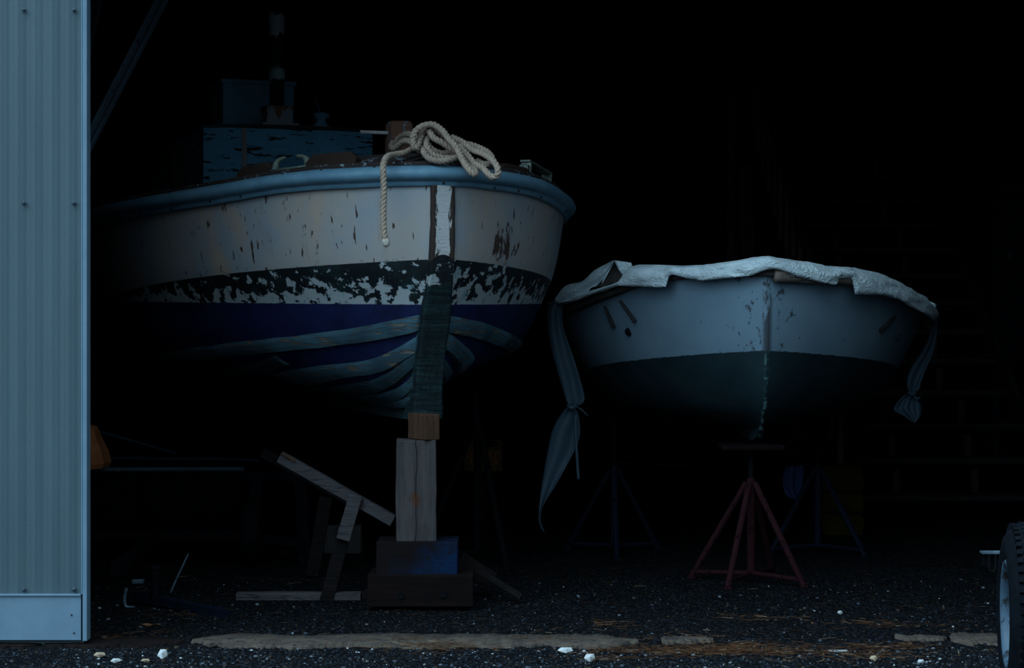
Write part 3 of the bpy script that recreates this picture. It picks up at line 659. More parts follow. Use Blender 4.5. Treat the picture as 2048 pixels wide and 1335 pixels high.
# its tarpaulin
cov = thing('boat_cover', tuple(WM[sk] @ Vector((0, .8, 2.05))), 0, 'crumpled white tarpaulin wrapped over the rail of the smaller grey boat', 'tarpaulin')
TOP = [(1060, 608), (1110, 600), (1160, 586), (1200, 575), (1234, 562), (1242, 545), (1256, 529), (1300, 529), (1350, 531), (1400, 529), (1450, 522), (1500, 514), (1540, 511), (1560, 514), (1600, 520), (1650, 528), (1700, 539), (1750, 550), (1800, 566), (1840, 590), (1860, 607), (1880, 632), (1900, 645)]
BOT = [(1060, 622), (1110, 613), (1160, 598), (1184, 588), (1190, 581), (1234, 567), (1239, 571), (1260, 572), (1315, 574), (1334, 573), (1336, 552), (1345, 549), (1375, 557), (1400, 561), (1450, 556), (1500, 551), (1530, 540), (1540, 538), (1560, 539), (1590, 549), (1592, 552), (1650, 566), (1676, 570), (1679, 556), (1709, 556), (1711, 588), (1770, 590), (1800, 599), (1835, 619), (1860, 632), (1880, 648), (1900, 655)]
rows = []
for p, n in SP2:
    if p.y > 3.2: continue
    wp = WM[sk] @ (p + n*.085); wn = (WM[sk].to_3x3() @ n)
    px = wp.x*F/wp.y + 1024; zt = max(CZ + (HY - ipol(TOP, px))*wp.y/F, wp.z + .050 if px > 1250 else wp.z + .02); zb = CZ + (HY - ipol(BOT, px))*wp.y/F
    wr = lambda a, b: .016*mnoise.noise(Vector((px/38.0, a*4, b))) + .011*mnoise.noise(Vector((px/13.0 + a*2.5, a*6 + 3, b))) + .005*mnoise.noise(Vector((px/6.0 + a*3, a*9, b)))
    c = WM[sk] @ Vector((p.x*.25, p.y + .3*max(0, 1 - p.y), 0)); c.z = zt - .035
    base = WM[sk] @ p; base.z = 0
    h = max(.03, zt - zb); r = []
    r.append(c.lerp(Vector((base.x, base.y, zt - .03)), .35)); r.append(Vector((base.x, base.y, zt - .015)) - wn*.10)
    for k in range(11):
        a = k/10; ang = min(1.0, a*1.55)*PI/2
        o = .01 + .085*math.sin(ang) - (.018*max(0, a - .7)/.3) + wr(a, 1)
        z = zt - (h*.55)*(1 - math.cos(ang)) - (0 if a < .645 else h*.45*(a - .645)/.355)
        q = Vector((base.x, base.y, z + (.5*wr(a, 7) if 0 < k < 10 else 0))) + wn*o
        r.append(q)
    rows.append(r)
cm = MB(); cm.grid(rows); cm.build('sheet', 'cover', cov, smooth=True, solid=.004)
pm = MB(); pm.grid([[jit(WM[sk] @ (p + n*(.028 + .042*math.cos(a)) + Vector((0, 0, -.018 + .052*math.sin(a)))), .006, 20) for a in [2*PI*k/12 for k in range(12)]] for p, n in SP2 if p.y < 3.2 and p.x > 0], close_v=True, cap=True); pm.build('padding', 'pad', cov, smooth=True)
def ribbon(left, right, d_of, nacross=10, fold=.02, n=6, freq=3.0, seed=0):
    """cloth strip between two edges, with folds running down it"""
    Lp = cat([Vector((*q, 0)) for q in left], n); Rp = cat([Vector((*q, 0)) for q in right], n); m = min(len(Lp), len(Rp)); rows = []
    for i in range(m):
        a, b = Lp[i], Rp[i]; r = []
        for k in range(nacross + 1):
            f = k/nacross; q = a.lerp(b, f); d = d_of(q.x, q.y) + fold*math.sin(f*PI*freq + seed + q.y*.01) + fold*.8*mnoise.noise(Vector((q.x/25, q.y/40, seed)))
            r.append(P(q.x, q.y, d))
        rows.append(r)
    mb = MB(); mb.grid(rows); return mb
# raised torn corner at the left shoulder
crn = MB()
ribbon([(1229, 520), (1190, 540), (1165, 562), (1130, 572), (1106, 603)], [(1228, 522), (1204, 566), (1182, 575), (1168, 592), (1116, 606)], lambda x, y: ipol([(1100, 14.35), (1180, 13.95), (1230, 13.75)], x), 8, .035, seed=1).build('torn_corner', 'cover', cov, smooth=True, solid=.004)
ribbon([(1228, 522), (1216, 540), (1204, 560), (1190, 574)], [(1230, 522), (1240, 540), (1248, 555), (1250, 570)], lambda x, y: 13.85, 6, .02, seed=3).build('turned_flap', 'tarp_under', cov, smooth=True, solid=.004)
ribbon([(1228, 520), (1238, 540), (1246, 550)], [(1262, 525), (1268, 540), (1262, 548)], lambda x, y: 13.62, 6, .012, seed=4).build('turned_flap', 'cover', cov, smooth=True, solid=.004)
ribbon([(1246, 548), (1241, 560), (1240, 571)], [(1340, 548), (1337, 560), (1332, 575)], lambda x, y: 13.50 - (x - 1240)*.0022, 14, .022, seed=5, freq=5).build('loose_flap', 'cover', cov, smooth=True, solid=.004)
tail = ribbon([(1108, 598), (1095, 625), (1096, 657), (1106, 712), (1123, 771), (1133, 802), (1139, 812)], [(1124, 602), (1124, 625), (1127, 657), (1142, 700), (1160, 757), (1169, 800), (1148, 813)], lambda x, y: 14.30, 14, .016, seed=2, freq=2.4).build('tail', 'tarp', cov, smooth=True, solid=.004)
ribbon([(1138, 810), (1121, 830), (1104, 862), (1092, 920), (1081, 985), (1078, 1020), (1078, 1040), (1084, 1058)], [(1148, 810), (1158, 835), (1159, 875), (1144, 910), (1112, 968), (1086, 1010), (1081, 1042), (1089, 1064)], lambda x, y: 14.28, 12, .016, seed=6, freq=2.2).build('tail_end', 'tarp', tail, smooth=True, solid=.004)
m = MB(); m.tube(cat([P(1136, 812, 14.24), P(1143, 815, 14.20), P(1152, 811, 14.24)], 4), .016, 8); m.tube([P(1152, 812, 14.22), P(1165, 820, 14.2), P(1176, 831, 14.2)], .006, 6); m.tube(cat([P(1151, 830, 14.22), P(1152, 880, 14.2), P(1155, 930, 14.2), P(1157, 958, 14.2)], 4), .011, 6); m.build('tie', 'tarp', tail, smooth=True)
DR = 14.75
tail2 = ribbon([(1860, 632), (1858, 665), (1846, 695), (1820, 738), (1813, 768), (1821, 787)], [(1875, 632), (1874, 660), (1868, 697), (1850, 742), (1838, 772), (1829, 787)], lambda x, y: DR, 10, .016, seed=8, freq=2.4).build('tail', 'tarp', cov, smooth=True, solid=.004)
ribbon([(1820, 785), (1803, 795), (1788, 818), (1810, 832), (1826, 844)], [(1828, 785), (1838, 798), (1845, 815), (1842, 833), (1829, 846)], lambda x, y: DR - .03, 12, .03, seed=9, freq=5).build('tail_end', 'tarp', tail2, smooth=True, solid=.004)
m = MB(); m.tube(cat([P(1817, 785, DR - .06), P(1824, 788, DR - .08), P(1832, 785, DR - .06)], 4), .012, 8); m.tube(cat([P(1828, 783, DR - .07), P(1836, 779, DR - .07), P(1841, 769, DR - .06)], 4), .005, 6); m.tube([P(1831, 798, DR - .08), P(1841, 794, DR - .09)], .008, 6); m.build('tie', 'tarp', tail2, smooth=True)
ribbon([(1848, 598), (1858, 612), (1868, 626)], [(1873, 608), (1871, 622), (1868, 634)], lambda x, y: 14.3, 5, .01, seed=4).build('loose_flap', 'cover', cov, smooth=True, solid=.004)

# ------------------------------------------------------------------ jack stands
def jack_stand(foot_px, foot_py, top_py, spread, m, label, angles):
    d = CZ*F/(foot_py - HY); base = P(foot_px, foot_py, d); top = CZ + (HY - top_py)*d/F
    t = thing('jack_stand', tuple(base), 0, label, 'jack stand', 'jack stands'); apex = top
    mb = MB(); mb.tube([base + Vector((0, 0, .05)), base + Vector((0, 0, apex))], .028, 10); mb.build('post', m, t)
    feet = []
    for a in angles:
        a = math.radians(a); f = base + Vector((math.cos(a)*spread, math.sin(a)*spread, .012)); feet.append(f)
        mb = MB(); mb.tube([f, base + Vector((math.cos(a)*.03, math.sin(a)*.03, apex - .03))], .021, 8); mb.box(f + Vector((0, 0, -.002)), (.05, .05, .012)); mb.build('leg', m, t)
        mb = MB(); mb.tube([f.lerp(base, 0) + Vector((0, 0, .035)), base + Vector((0, 0, .06))], .016, 8); mb.build('brace', m, t)
    return t, base, apex
DJ = CZ*F/(1163 - HY)
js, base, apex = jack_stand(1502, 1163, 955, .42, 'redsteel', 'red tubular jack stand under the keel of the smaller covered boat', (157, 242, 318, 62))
m = MB(); m.tube([base + Vector((0, 0, apex)), base + Vector((0, 0, .90))], .017, 8); m.build('screw_rod', 'black', js)
m = MB(); m.box(base + Vector((0, 0, .905)), (.42, .30, .035)); m.build('head_plate', 'redplate', js, bevel=.01)
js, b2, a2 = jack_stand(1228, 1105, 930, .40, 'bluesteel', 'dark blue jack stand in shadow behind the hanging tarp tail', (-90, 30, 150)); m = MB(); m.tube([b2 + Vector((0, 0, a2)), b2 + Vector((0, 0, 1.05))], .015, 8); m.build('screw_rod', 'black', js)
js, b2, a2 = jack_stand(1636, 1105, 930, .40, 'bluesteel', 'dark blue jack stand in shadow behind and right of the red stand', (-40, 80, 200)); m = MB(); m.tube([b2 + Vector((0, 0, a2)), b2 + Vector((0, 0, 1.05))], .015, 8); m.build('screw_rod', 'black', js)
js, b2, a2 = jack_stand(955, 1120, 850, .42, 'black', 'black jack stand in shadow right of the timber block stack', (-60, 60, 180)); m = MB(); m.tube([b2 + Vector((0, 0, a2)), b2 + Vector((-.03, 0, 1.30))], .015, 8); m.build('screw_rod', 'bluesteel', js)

# ------------------------------------------------------------------ keel blocks
kb_u = .62; kc = WM[boat] @ Vector((0, .52, 0)); DB = 12.05
def blk(name, x0, x1, y0, y1, dfront, dep, mm, label, cat_, axis='x', wob=.004, rot=0.0):
    a = P(x0, y1, dfront); b = P(x1, y0, dfront); c = Vector(((a.x + b.x)/2, dfront + dep/2, 0)); wx, hz = b.x - a.x, b.z - a.z
    m = MB(); R = Matrix.Rotation(rot, 3, 'Z'); n = 10; rows = []
    for i in range(n + 1):
        if axis == 'x': r = [Vector((-wx/2 + wx*i/n, y*dep/2, z*hz)) for y, z in ((-1, 0), (-1, .33), (-1, .66), (-1, 1), (0, 1), (1, 1), (1, 0), (0, 0))]
        else: r = [Vector((x*wx/2, y*dep/2, hz*i/n)) for x, y in ((-1, -1), (-.33, -1), (.33, -1), (1, -1), (1, 0), (1, 1), (0, 1), (-1, 1))]
        rows.append(r)
    m.grid(rows, close_v=True, cap=True)
    m.v = [R @ jit(v, wob, 7) for v in m.v]
    o = m.build(name, mm, None, bevel=.006); o.location = (c.x, c.y, a.z); WM[o] = Matrix.Translation(o.location)
    return tag(o, label, cat_, 'timber blocks propping the workboat keel')
o = blk('timber_block', 735, 946, 1150, 1213, 11.98, .40, 'timber_dark', 'wide dark brown timber lowest in the stack on the asphalt', 'timber block')
for px, py in ((802, 1190), (886, 1188)):
    m = MB(); m.lathe([(.018, 0), (.02, .006), (.001, .004)], 10, Matrix.Translation(P(px, py, 11.975)) @ Matrix.Rotation(PI/2, 4, 'X')); m.build('bolt_hole', 'black', o)
blk('timber_block', 752, 915, 1083, 1150, 12.03, .34, 'blueblock', 'dark timber with a bright blue paint smear, second up in the stack', 'timber block')
blk('timber_post', 790, 870, 880, 1083, 12.07, .24, 'timber', 'tall grey weathered upright timber on the blue-smeared block', 'timber block', 'z', .006, .06)
o = blk('timber_offcut', 829, 863, 828, 880, 12.06, .22, 'chock', 'small brown offcut wedged between the upright timber and keel', 'timber block', 'z', .003, .55)

# ------------------------------------------------------------------ wooden cradle with sloping rails
DF = 12.5
cr = thing('wooden_cradle', tuple(P(640, 1200, DF).xy) + (0,), 0, 'grey lumber cradle with sloping rails, lying left of the timber stack', 'cradle')
fine_beam(P(560, 913, DF), P(786, 1040, DF), .09, .070, wob=.003).build('sloping_rail', 'frame', cr, bevel=.003)
m = MB(); m.beam(P(563, 905, DF - .052), P(590, 921, DF - .052), .012, .014); m.build('broken_edge', 'chock', cr)
fine_beam(P(712, 990, DF - .07), P(686, 1078, DF - .07), .045, .085, wob=.003).build('upright', 'frame', cr, bevel=.003)
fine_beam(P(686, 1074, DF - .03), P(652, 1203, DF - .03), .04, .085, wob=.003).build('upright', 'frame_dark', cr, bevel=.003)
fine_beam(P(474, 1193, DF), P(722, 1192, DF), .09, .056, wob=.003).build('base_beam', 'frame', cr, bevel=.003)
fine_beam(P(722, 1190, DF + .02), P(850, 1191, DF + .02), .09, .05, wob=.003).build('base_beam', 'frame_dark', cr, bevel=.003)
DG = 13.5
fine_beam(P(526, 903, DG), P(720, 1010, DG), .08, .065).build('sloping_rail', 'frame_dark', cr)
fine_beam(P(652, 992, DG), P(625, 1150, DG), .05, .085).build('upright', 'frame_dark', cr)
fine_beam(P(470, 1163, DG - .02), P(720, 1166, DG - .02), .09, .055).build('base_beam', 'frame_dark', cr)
q = P(686, 1076, 15.0); m = MB(); m.box((q.x, q.y, .105), (.28, .12, .21)); tag(m.build('timber_block', 'timber_plain', None, loc=Vector((q.x, q.y, 0)), bevel=.006), 'dim brown timber block on the ground behind the front cradle upright', 'timber block')
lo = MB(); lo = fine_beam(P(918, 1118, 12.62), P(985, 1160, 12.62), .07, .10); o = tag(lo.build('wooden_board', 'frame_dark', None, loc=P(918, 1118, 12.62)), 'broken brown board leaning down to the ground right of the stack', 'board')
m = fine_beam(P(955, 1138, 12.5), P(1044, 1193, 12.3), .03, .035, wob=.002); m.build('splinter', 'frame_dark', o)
# dark saw-horse farther left
M['sawdark'] = plain('shaded_sawhorse_lumber', (.007, .008, .013), (.004, .004, .007), 5, .9, 0, .04)  # near-black colour carries the shade under the workboat
hs = thing('saw_horse', tuple(P(505, 1120, 14.5).xy) + (0,), 0, 'dim sawhorse in shadow at left under the workboat', 'sawhorse')
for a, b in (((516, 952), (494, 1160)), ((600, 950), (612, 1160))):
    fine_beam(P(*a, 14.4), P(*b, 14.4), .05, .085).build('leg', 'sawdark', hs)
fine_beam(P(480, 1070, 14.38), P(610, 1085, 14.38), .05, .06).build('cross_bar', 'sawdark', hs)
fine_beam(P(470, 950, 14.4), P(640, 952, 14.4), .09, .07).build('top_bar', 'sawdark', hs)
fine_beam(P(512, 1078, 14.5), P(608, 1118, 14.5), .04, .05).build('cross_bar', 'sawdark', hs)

# ------------------------------------------------------------------ dark punt on a trailer at the left
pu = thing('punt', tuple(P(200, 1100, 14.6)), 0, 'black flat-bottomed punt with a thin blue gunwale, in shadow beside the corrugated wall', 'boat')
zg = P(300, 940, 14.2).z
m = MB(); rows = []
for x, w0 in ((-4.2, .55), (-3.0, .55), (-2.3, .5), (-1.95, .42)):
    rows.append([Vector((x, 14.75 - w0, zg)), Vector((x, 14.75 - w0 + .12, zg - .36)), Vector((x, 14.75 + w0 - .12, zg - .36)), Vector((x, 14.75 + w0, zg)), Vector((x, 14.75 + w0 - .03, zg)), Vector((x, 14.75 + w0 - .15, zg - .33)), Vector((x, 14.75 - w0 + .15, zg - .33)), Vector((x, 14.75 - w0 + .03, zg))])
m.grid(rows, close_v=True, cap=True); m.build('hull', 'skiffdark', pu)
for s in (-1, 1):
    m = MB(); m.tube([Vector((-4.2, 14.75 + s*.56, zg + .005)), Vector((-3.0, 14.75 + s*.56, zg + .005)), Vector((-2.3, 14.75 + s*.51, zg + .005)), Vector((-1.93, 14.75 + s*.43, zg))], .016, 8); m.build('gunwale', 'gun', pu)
m = MB(); m.box((-3.0, 14.75, zg - .06), (.2, .96, .03)); m.build('thwart', 'skiffdark', pu)
ob = MB(); rows = []
for z, x1, dd in ((0, .155, .20), (.04, .17, .21), (.12, .155, .19), (.22, .112, .15), (.29, .082, .11), (.305, .06, .07)):
    cx = P(170, 930, 14.15).x; rows.append([jit(Vector((cx + x*x1 - .012, 14.15 + y*dd, zg + .02 + z)), .012, 8) for x, y in ((-1, -.6), (-.6, -1), (.6, -1), (1, -.6), (1, .6), (.6, 1), (-.6, 1), (-1, .6))])
ob.grid(rows, close_v=True, cap=True); tag(ob.build('canvas_bag', 'orange', None, loc=Vector((P(170, 930, 14.15).x, 14.15, zg)), smooth=False), 'faded orange canvas bag propped on the black punt beside the corrugated wall', 'bag')
st = MB(); st.tube([P(190, 860, 14.9), P(352, 906, 14.9)], .010, 6); tag(st.build('oar', 'gun', None, loc=P(190, 860, 14.9)), 'thin dark pole sloping above the black punt', 'pole')
tr = thing('boat_trailer', tuple(P(300, 1215, 12.0)), 0, 'dark boat trailer with long tongue and upright jack handle, at lower left', 'trailer')
DT = 12.15
fine_beam(P(272, 1190, DT + .15), P(452, 1228, 11.75), .07, .05, wob=.002).build('tongue', 'bluesteel', tr)
m = MB(); m.beam(Vector((-2.45, 12.3, .21)), Vector((-2.55, 14.9, .24)), .06, .07, (1, 0, 0)); m.beam(Vector((-3.4, 14.2, .22)), Vector((-1.9, 14.2, .22)), .06, .06); m.build('chassis', 'black', tr)
m = MB(); m.tube([P(341, 1184, DT), P(360, 1142, DT), P(377, 1106, DT)], [.007, .006, .0045], 8); m.build('jack_handle', 'steel', tr)
m = MB(); m.tube([P(310, 1200, DT), P(310, 1136, DT)], .03, 12); m.tube([P(310, 1137, DT), P(310, 1130, DT)], .036, 12); m.build('jack_post', 'black', tr)
m = MB(); m.box(P(276, 1162, DT), (.07, .05, .024)); m.build('bracket', 'steel', tr, bevel=.004)
m = MB(); m.tube(cat([P(253, 1175, DT), P(249, 1195, DT), P(252, 1212, DT), P(268, 1214, DT)], 5), .010, 8); m.build('safety_hook', 'steel', tr)
for x in (-3.45, -1.85):
    m = MB(); R = Matrix.Translation(Vector((x, 14.2, .24))) @ Matrix.Rotation(PI/2, 4, 'Y'); m.lathe([(.12, -.05), (.2, -.07), (.235, -.05), (.24, 0), (.235, .05), (.2, .07), (.12, .05)], 28, R); m.build('tyre', 'black', tr, smooth=True)

# ------------------------------------------------------------------ sign, crate, cloth
sgd = 16.6
sg = thing('warning_sign', tuple(P(967, 1060, sgd).xy) + (0,), 0, 'dim yellow DO NOT ENTER sign with red lettering, behind the black jack stand', 'sign')
m = MB(); m.box(P(967, 910, sgd), (.315, .012, .26)); plate = m.build('plate', 'yellow', sg)
m = MB(); m.box(P(967, 1000, sgd + .035), (.05, .05, 1.16)); m.v = [Vector((v.x, v.y, max(0.0, v.z))) for v in m.v]; m.build('post', 'frame_dark', sg)
glyph = {}
for txt, py in (('DO NOT', 908), ('ENTER', 923)):
    for k, ch in enumerate(txt):
        if ch == ' ': continue
        if ch not in glyph:
            cu = bpy.data.curves.new('letter', 'FONT'); cu.body = ch; cu.size = .074; cu.align_x = 'CENTER'; cu.extrude = .001; cu.materials.append(M['signred'])
            tmp = bpy.data.objects.new('letter_curve', cu); C.objects.link(tmp); bpy.context.view_layer.update()
            me = bpy.data.meshes.new_from_object(tmp.evaluated_get(bpy.context.evaluated_depsgraph_get())); bpy.data.objects.remove(tmp); me.name = 'letter'
            if not me.materials: me.materials.append(M['signred'])
            glyph[ch] = me
        o = put(bpy.data.objects.new('letter', glyph[ch]), plate); o.location = WM[plate].inverted() @ (P(968, py + 6, sgd - .008) + Vector(((k - (len(txt) - 1)/2)*.050, 0, 0))); o.rotation_euler = (PI/2, 0, 0)
m = MB(); m.lathe([(.05, 0), (.001, .001)], 20, Matrix.Translation(P(978, 887, sgd - .008)) @ Matrix.Rotation(PI/2, 4, 'X') @ Matrix.Diagonal((1.5, .6, 1, 1))); m.build('black_oval', 'black', sg)
m = MB(); q = P(1678, 1000, 16.4); m.box((q.x, q.y, .28), (.32, .4, .56)); M['crate'] = plain('dark_yellow_slats', (.030, .024, .004), (.018, .014, .003), 8, .9, 0, .04)  # darker base colour than the yellow of the sign
yc = m.build('crate', 'crate', None, loc=Vector((q.x, q.y, 0)), bevel=.01); tag(yc, 'dim dark yellow crate on the floor behind the blue jack stand', 'crate')
for z in (.10, .27, .44):
    m = MB(); m.box((q.x, q.y - .205, z), (.33, .014, .10)); m.build('slat', 'crate', yc)
for z in (.185, .355):
    m = MB(); m.box((q.x, q.y - .203, z), (.32, .008, .02)); m.build('gap_shade', 'black', yc)  # solid black strips stand in for the dark between the slats
cl = ribbon([(1572, 932), (1566, 962), (1572, 988), (1594, 1000)], [(1608, 930), (1609, 950), (1606, 975), (1597, 1002)], lambda x, y: 15.0, 8, .04, seed=3, freq=4); tag(cl.build('cloth', 'bluecloth', None, loc=P(1590, 960, 15.0), smooth=True, solid=.005), 'blue cloth hanging in shadow right of the red jack stand', 'cloth')
hr = MB(); hr.tube([P(1228, 926, 15.0), P(1430, 932, 15.0), P(1590, 931, 15.0), P(1636, 926, 15.0)], .006, 6)
tag(hr.build('clothes_line', 'black', None, loc=P(1590, 931, 15.0)), 'thin black line strung between the two dark blue stands, holding the blue cloth', 'line')

# ------------------------------------------------------------------ staircase at the right
XL, XR = 2.87, 4.80; SR, SG_ = .29, .49
stt = thing('staircase', (3.8, 17.2, 0), 0, 'dim open wooden staircase climbing away at the right behind the covered boat', 'staircase')
M['riser'] = plain('dim_brown_block', (.055, .030, .024), (.035, .021, .017), 6, .9, 0, .05)
def tread_at(k): return 19.0 + SG_*k, 1.082 + SR*k
for k in range(-3, 11):
    d, z = tread_at(k); m = MB(); m.box(((XL + XR)/2, d + .2, z - .025), (XR - XL, .42, .05)); m.build('tread', 'tread', stt, bevel=.005)
for x in (XL + .03, XR - .03):
    d0, z0 = tread_at(-3.7); d1, z1 = tread_at(10.6); m = MB(); m.beam(Vector((x, d0 + .2, max(.13, z0 - .05))), Vector((x, d1 + .2, z1 - .05)), .05, .26, (1, 0, 0)); m.build('stringer', 'tread', stt)
for k in range(-3, 11):
    d, z = tread_at(k); m = MB(); m.box((XL + .035, d + .1, z + .50), (.045, .05, 1.0)); m.build('baluster', 'stairwood', stt)
    for x in (3.5, 4.2):
        m = MB(); m.box((x + .05*((k*7) % 3 - 1), d + .34, z + .10), (.06, .04, .2)); m.build('riser_block', 'riser', stt)
d0, z0 = tread_at(-3); d1, z1 = tread_at(10); m = MB(); m.beam(Vector((XL + .035, d0 + .1, z0 + 1.02)), Vector((XL + .035, d1 + .1, z1 + 1.02)), .07, .05, (1, 0, 0)); m.build('handrail', 'tread', stt)

# ------------------------------------------------------------------ trailer wheel at the right edge
tw = thing('trailer', (2.5, 9.05, 0), 0, 'trailer at the right edge showing its tyre, blue rim and steel frame end', 'trailer')
WR = .412; AX = Matrix.Translation(Vector((2.243, 9.05, WR + .003))) @ Matrix.Rotation(math.radians(-8.3), 4, 'Z') @ Matrix.Rotation(PI/2, 4, 'Y')   # local z -> +x
m = MB(); prof = [(.225, .02), (.248, .006), (.30, -.012), (.352, .0), (.392, .03), (.408, .055)] + [(.412, .06 + .1*k/6) for k in range(7)] + [(.408, .165), (.392, .19), (.352, .22), (.30, .232), (.248, .214), (.225, .20)]
m.lathe(prof, 72, AX, cap=False)
ty = m.build('tyre', 'tyre', tw, smooth=True)
lug = MB()
for k in range(54):
    a = 2*PI*k/54
    for zc, off in ((.075, 0), (.11, .5), (.145, 0)):
        aa = a + off*2*PI/54; R = AX @ Matrix.Rotation(aa, 4, 'Z') @ Matrix.Translation((.413, 0, zc)); lug.add([R @ Vector((x*.006, y*.017, z*.014)) for z in (-1, 1) for x, y in ((-1, -1), (1, -1), (1, 1), (-1, 1))], [(3, 2, 1, 0), (4, 5, 6, 7), (0, 1, 5, 4), (1, 2, 6, 5), (2, 3, 7, 6), (3, 0, 4, 7)])
    R = AX @ Matrix.Rotation(a, 4, 'Z') @ Matrix.Translation((.400, 0, .036)); lug.add([R @ Vector((x*.012, y*.013, z*.012)) for z in (-1, 1) for x, y in ((-1, -1), (1, -1), (1, 1), (-1, 1))], [(3, 2, 1, 0), (4, 5, 6, 7), (0, 1, 5, 4), (1, 2, 6, 5), (2, 3, 7, 6), (3, 0, 4, 7)])
lug.build('tread', 'tyre', ty)
m = MB(); m.lathe([(.243, .016), (.248, .006), (.242, -.002), (.226, .0), (.217, .025), (.213, .06), (.20, .085), (.16, .085), (.12, .075), (.08, .07), (.07, .075), (.02, .075), (.001, .07)], 48, AX, cap=False); rim = m.build('rim', 'rim', tw, smooth=True)
m = MB(); m.lathe([(.045, .075), (.045, .05), (.035, .045), (.001, .043)], 20, AX, cap=False); m.build('hub_cap', 'steel', rim, smooth=True)
m = MB(); m.tube([AX @ Vector((0, 0, .06)), AX @ Vector((0, 0, 1.5))], .03, 12); m.build('axle', 'black', tw)
fz = CZ - (1104 - HY)*9.58/F
m = MB(); m.box((2.95, 9.58, fz), (1.385, .06, .012)); fb_ = m.build('frame_bar', 'steel', tw, bevel=.002)
m = MB(); m.box((2.955, 9.602, fz - .036), (1.375, .012, .06)); m.build('web', 'black', fb_)  # shaded face of the bar painted black, leaving only the top strip bright
m = MB(); q = P(1985, 1130, 9.55); m.tube(cat([q + Vector((-.015, 0, .05)), q + Vector((-.015, 0, -.01)), q + Vector((0, 0, -.03)), q + Vector((.015, 0, -.01)), q + Vector((.015, 0, .05))], 5), .006, 8); m.build('u_bolt', 'black', tw)
m = MB(); m.box((3.4, 9.3, fz - .12), (.06, .6, .16)); m.box((3.45, 9.05, .415), (.2, .12, .1)); m.build('spring_hanger', 'black', tw)

# ------------------------------------------------------------------ loose stuff on the ground
def stone_mesh(m, c, r, rnd, seg=0):
    ico = [(-1, 0, 1.618), (1, 0, 1.618), (-1, 0, -1.618), (1, 0, -1.618), (0, 1.618, 1), (0, 1.618, -1), (0, -1.618, 1), (0, -1.618, -1), (1.618, 1, 0), (-1.618, 1, 0), (1.618, -1, 0), (-1.618, -1, 0)]
    fs = [(0,1,4),(0,4,9),(9,4,5),(4,8,5),(4,1,8),(8,1,10),(8,10,3),(5,8,3),(5,3,2),(2,3,7),(7,3,10),(7,10,6),(7,6,11),(11,6,0),(0,6,1),(6,10,1),(9,11,0),(9,2,11),(9,5,2),(7,11,2)]
    sx, sy, sz = rnd.uniform(.7, 1.3), rnd.uniform(.7, 1.3), rnd.uniform(.45, .8)
    m.add([Vector(c) + Vector((v[0]*sx*rnd.uniform(.8, 1.15), v[1]*sy*rnd.uniform(.8, 1.15), v[2]*sz))*r/1.9 for v in ico], fs)
rnd = random.Random(3); gm = MB()
for k in range(4200):
    d = rnd.uniform(9.92, 10.62); x = rnd.uniform(-.262, .262)*d; r = .003 + .0075*rnd.random()**3
    stone_mesh(gm, (x, d, r*.3), r, rnd)
for k in range(5200):
    d = 9.9 + 3.6*rnd.random()**1.7; x = rnd.uniform(-.225, .262)*d; r = .0035 + .0085*rnd.random()**4
    stone_mesh(gm, (x, d, r*.3), r, rnd)
tag(gm.build('gravel', 'gravel'), 'loose grit and small gravel strewn over the dark asphalt', 'gravel', kind='stuff')
nm = MB()
def needle(c, a, ln, w):
    dx, dy = math.cos(a), math.sin(a); tz = rnd.uniform(-.10, .18); p = [Vector(c) + Vector((dx*ln*f, dy*ln*f*1.0, max(0.003 - c[2], tz*ln*f))) + Vector((-dy, dx, 0))*ln*.12*math.sin(f*PI) for f in (0, .5, 1)]; nm.tube(p, [w, w, w*.5], 3)
clumps = [(rnd.triangular(1180, 1985, 1400), rnd.gauss(10.50, .10)) for k in range(46)] + [(rnd.gauss(862, 26), rnd.gauss(10.62, .05)) for k in range(7)] + [(rnd.uniform(180, 1980), rnd.uniform(10.2, 12.2)) for k in range(16)]
for cx, cd in clumps:
    main = rnd.gauss(0, .5); wd_ = rnd.uniform(.05, .26)
    for k in range(int(rnd.uniform(8, 46))):
        d = cd + rnd.gauss(0, .045); needle(((cx - 1024)*d/F + rnd.gauss(0, wd_), d, .004 + abs(rnd.gauss(0, .011))), main + rnd.gauss(0, .55) + (PI if rnd.random() < .5 else 0), rnd.uniform(.03, .095), rnd.uniform(.0006, .0015))
for k in range(170):
    d = rnd.uniform(10.4, 14.0); needle((rnd.uniform(-.19, .24)*d, d, .005), rnd.gauss(0, .6), rnd.uniform(.03, .10), rnd.uniform(.001, .0018))
tag(nm.build('pine_needles', 'needles'), 'orange-brown pine needles drifted along the concrete sill', 'needles', kind='stuff')
for (px, py, r, mm, lb) in ((327, 1310, .042, 'stone', 'largest white stone on the asphalt below the corrugated wall corner'), (232, 1320, .026, 'stone', 'pale stone nearest the foot of the corrugated wall corner'), (200, 1309, .030, 'stone_tan', 'tan stone closest under the wall trim'),
        (291, 1319, .022, 'stone_tan', 'small brown stone just left of the largest white stone'), (421, 1290, .045, 'concrete', 'rough grey lump at the left end of the concrete sill'), (1132, 1301, .040, 'stone', 'broad pale chip in front of the concrete sill, left of two'), (1180, 1316, .035, 'stone', 'flat pinkish-white chip in front of the concrete sill, right of two'),
        (1680, 1223, .022, 'stone', 'pale pebble on the asphalt behind the pine needles'), (1625, 1243, .014, 'chock', 'tiny orange pebble behind the pine needles'), (1842, 1322, .024, 'stone', 'white stone at the bottom edge left of the trailer tyre'), (1748, 1316, .030, 'stone_tan', 'brown stone among pine needles near the bottom edge')):
    d = CZ*F/(py - HY + 4); m = MB(); stone_mesh(m, (0, 0, 0), r, rnd); o = m.build('stone', mm); o.location = ((px - 1024)*d/F, d, r*.35); WM[o] = Matrix.Translation(o.location); tag(o, lb, 'stone', 'loose stones on the asphalt')
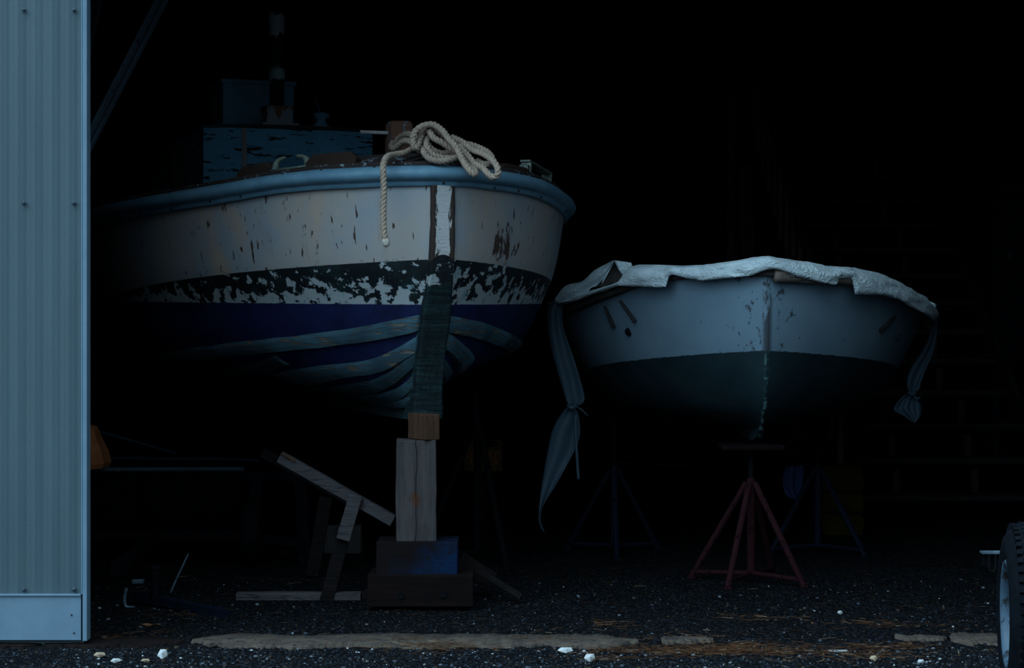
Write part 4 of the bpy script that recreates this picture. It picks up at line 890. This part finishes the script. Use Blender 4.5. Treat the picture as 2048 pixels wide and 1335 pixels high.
d = CZ*F/(1250 - HY); m = MB(); m.grid([[Vector((-.06 + .12*i/8, -.022*math.sin(PI*(i + .3)/8.6)*j*1.2, .008 + .005*math.sin(i*1.1 + j))) for j in (-1, 0, 1)] for i in range(9)]); o = m.build('dead_leaf', 'leaf', None, solid=.002); o.location = P(300, 1251, d); WM[o] = Matrix.Translation(o.location); tag(o, 'curled orange dead leaf on dark asphalt near the trailer tongue', 'leaf')
d = CZ*F/(1304 - HY); m = MB(); m.box((0, 0, .008), (.10, .012, .010)); o = m.build('wood_chip', 'stone', None, bevel=.002); o.location = P(1676, 1306, d); o.location.z = 0; tag(o, 'white splinter of wood lying in the pine needles', 'splinter')

# ------------------------------------------------------------------ daylight, camera
w = bpy.data.worlds.new('overcast'); bpy.context.scene.world = w; w.use_nodes = True; t = w.node_tree; t.nodes.clear()
out = t.nodes.new('ShaderNodeOutputWorld'); bg = t.nodes.new('ShaderNodeBackground'); tc = t.nodes.new('ShaderNodeTexCoord'); sp = t.nodes.new('ShaderNodeSeparateXYZ'); rp_ = t.nodes.new('ShaderNodeValToRGB')
t.links.new(tc.outputs['Generated'], sp.inputs[0]); t.links.new(sp.outputs[2], rp_.inputs[0]); # the overcast is thicker towards one side
az = t.nodes.new('ShaderNodeMapRange'); az.interpolation_type = 'SMOOTHSTEP'; t.links.new(sp.outputs[0], az.inputs[0]); az.inputs[1].default_value = -.45; az.inputs[2].default_value = .25; az.inputs[3].default_value = 1.45; az.inputs[4].default_value = .38
vm = t.nodes.new('ShaderNodeVectorMath'); vm.operation = 'SCALE'; t.links.new(rp_.outputs[0], vm.inputs[0]); t.links.new(az.outputs[0], vm.inputs['Scale']); t.links.new(vm.outputs[0], bg.inputs[0]); t.links.new(bg.outputs[0], out.inputs[0])
e = rp_.color_ramp.elements; e[0].position = .05; e[0].color = (.055, .085, .11, 1); e[1].position = .95; e[1].color = (.54, .81, 1.0, 1); m_ = e.new(.36); m_.color = (.175, .275, .345, 1)
bg.inputs[1].default_value = 1.0
cam = bpy.data.cameras.new('camera'); co = bpy.data.objects.new('camera', cam); C.objects.link(co)
co.location = (0, 0, CZ); co.rotation_euler = (PI/2, 0, 0); cam.sensor_width = 36; cam.lens = F/2048*36; cam.shift_y = (HY - 667.5)/2048; cam.clip_end = 200
sc = bpy.context.scene; sc.camera = co
vs = sc.view_settings; vs.view_transform = 'Standard'; vs.look = 'None'; vs.gamma = 1.0; vs.use_curve_mapping = False; vs.exposure = 2.6
sc.cycles.use_denoising = True; sc.cycles.max_bounces = 5; sc.cycles.diffuse_bounces = 3
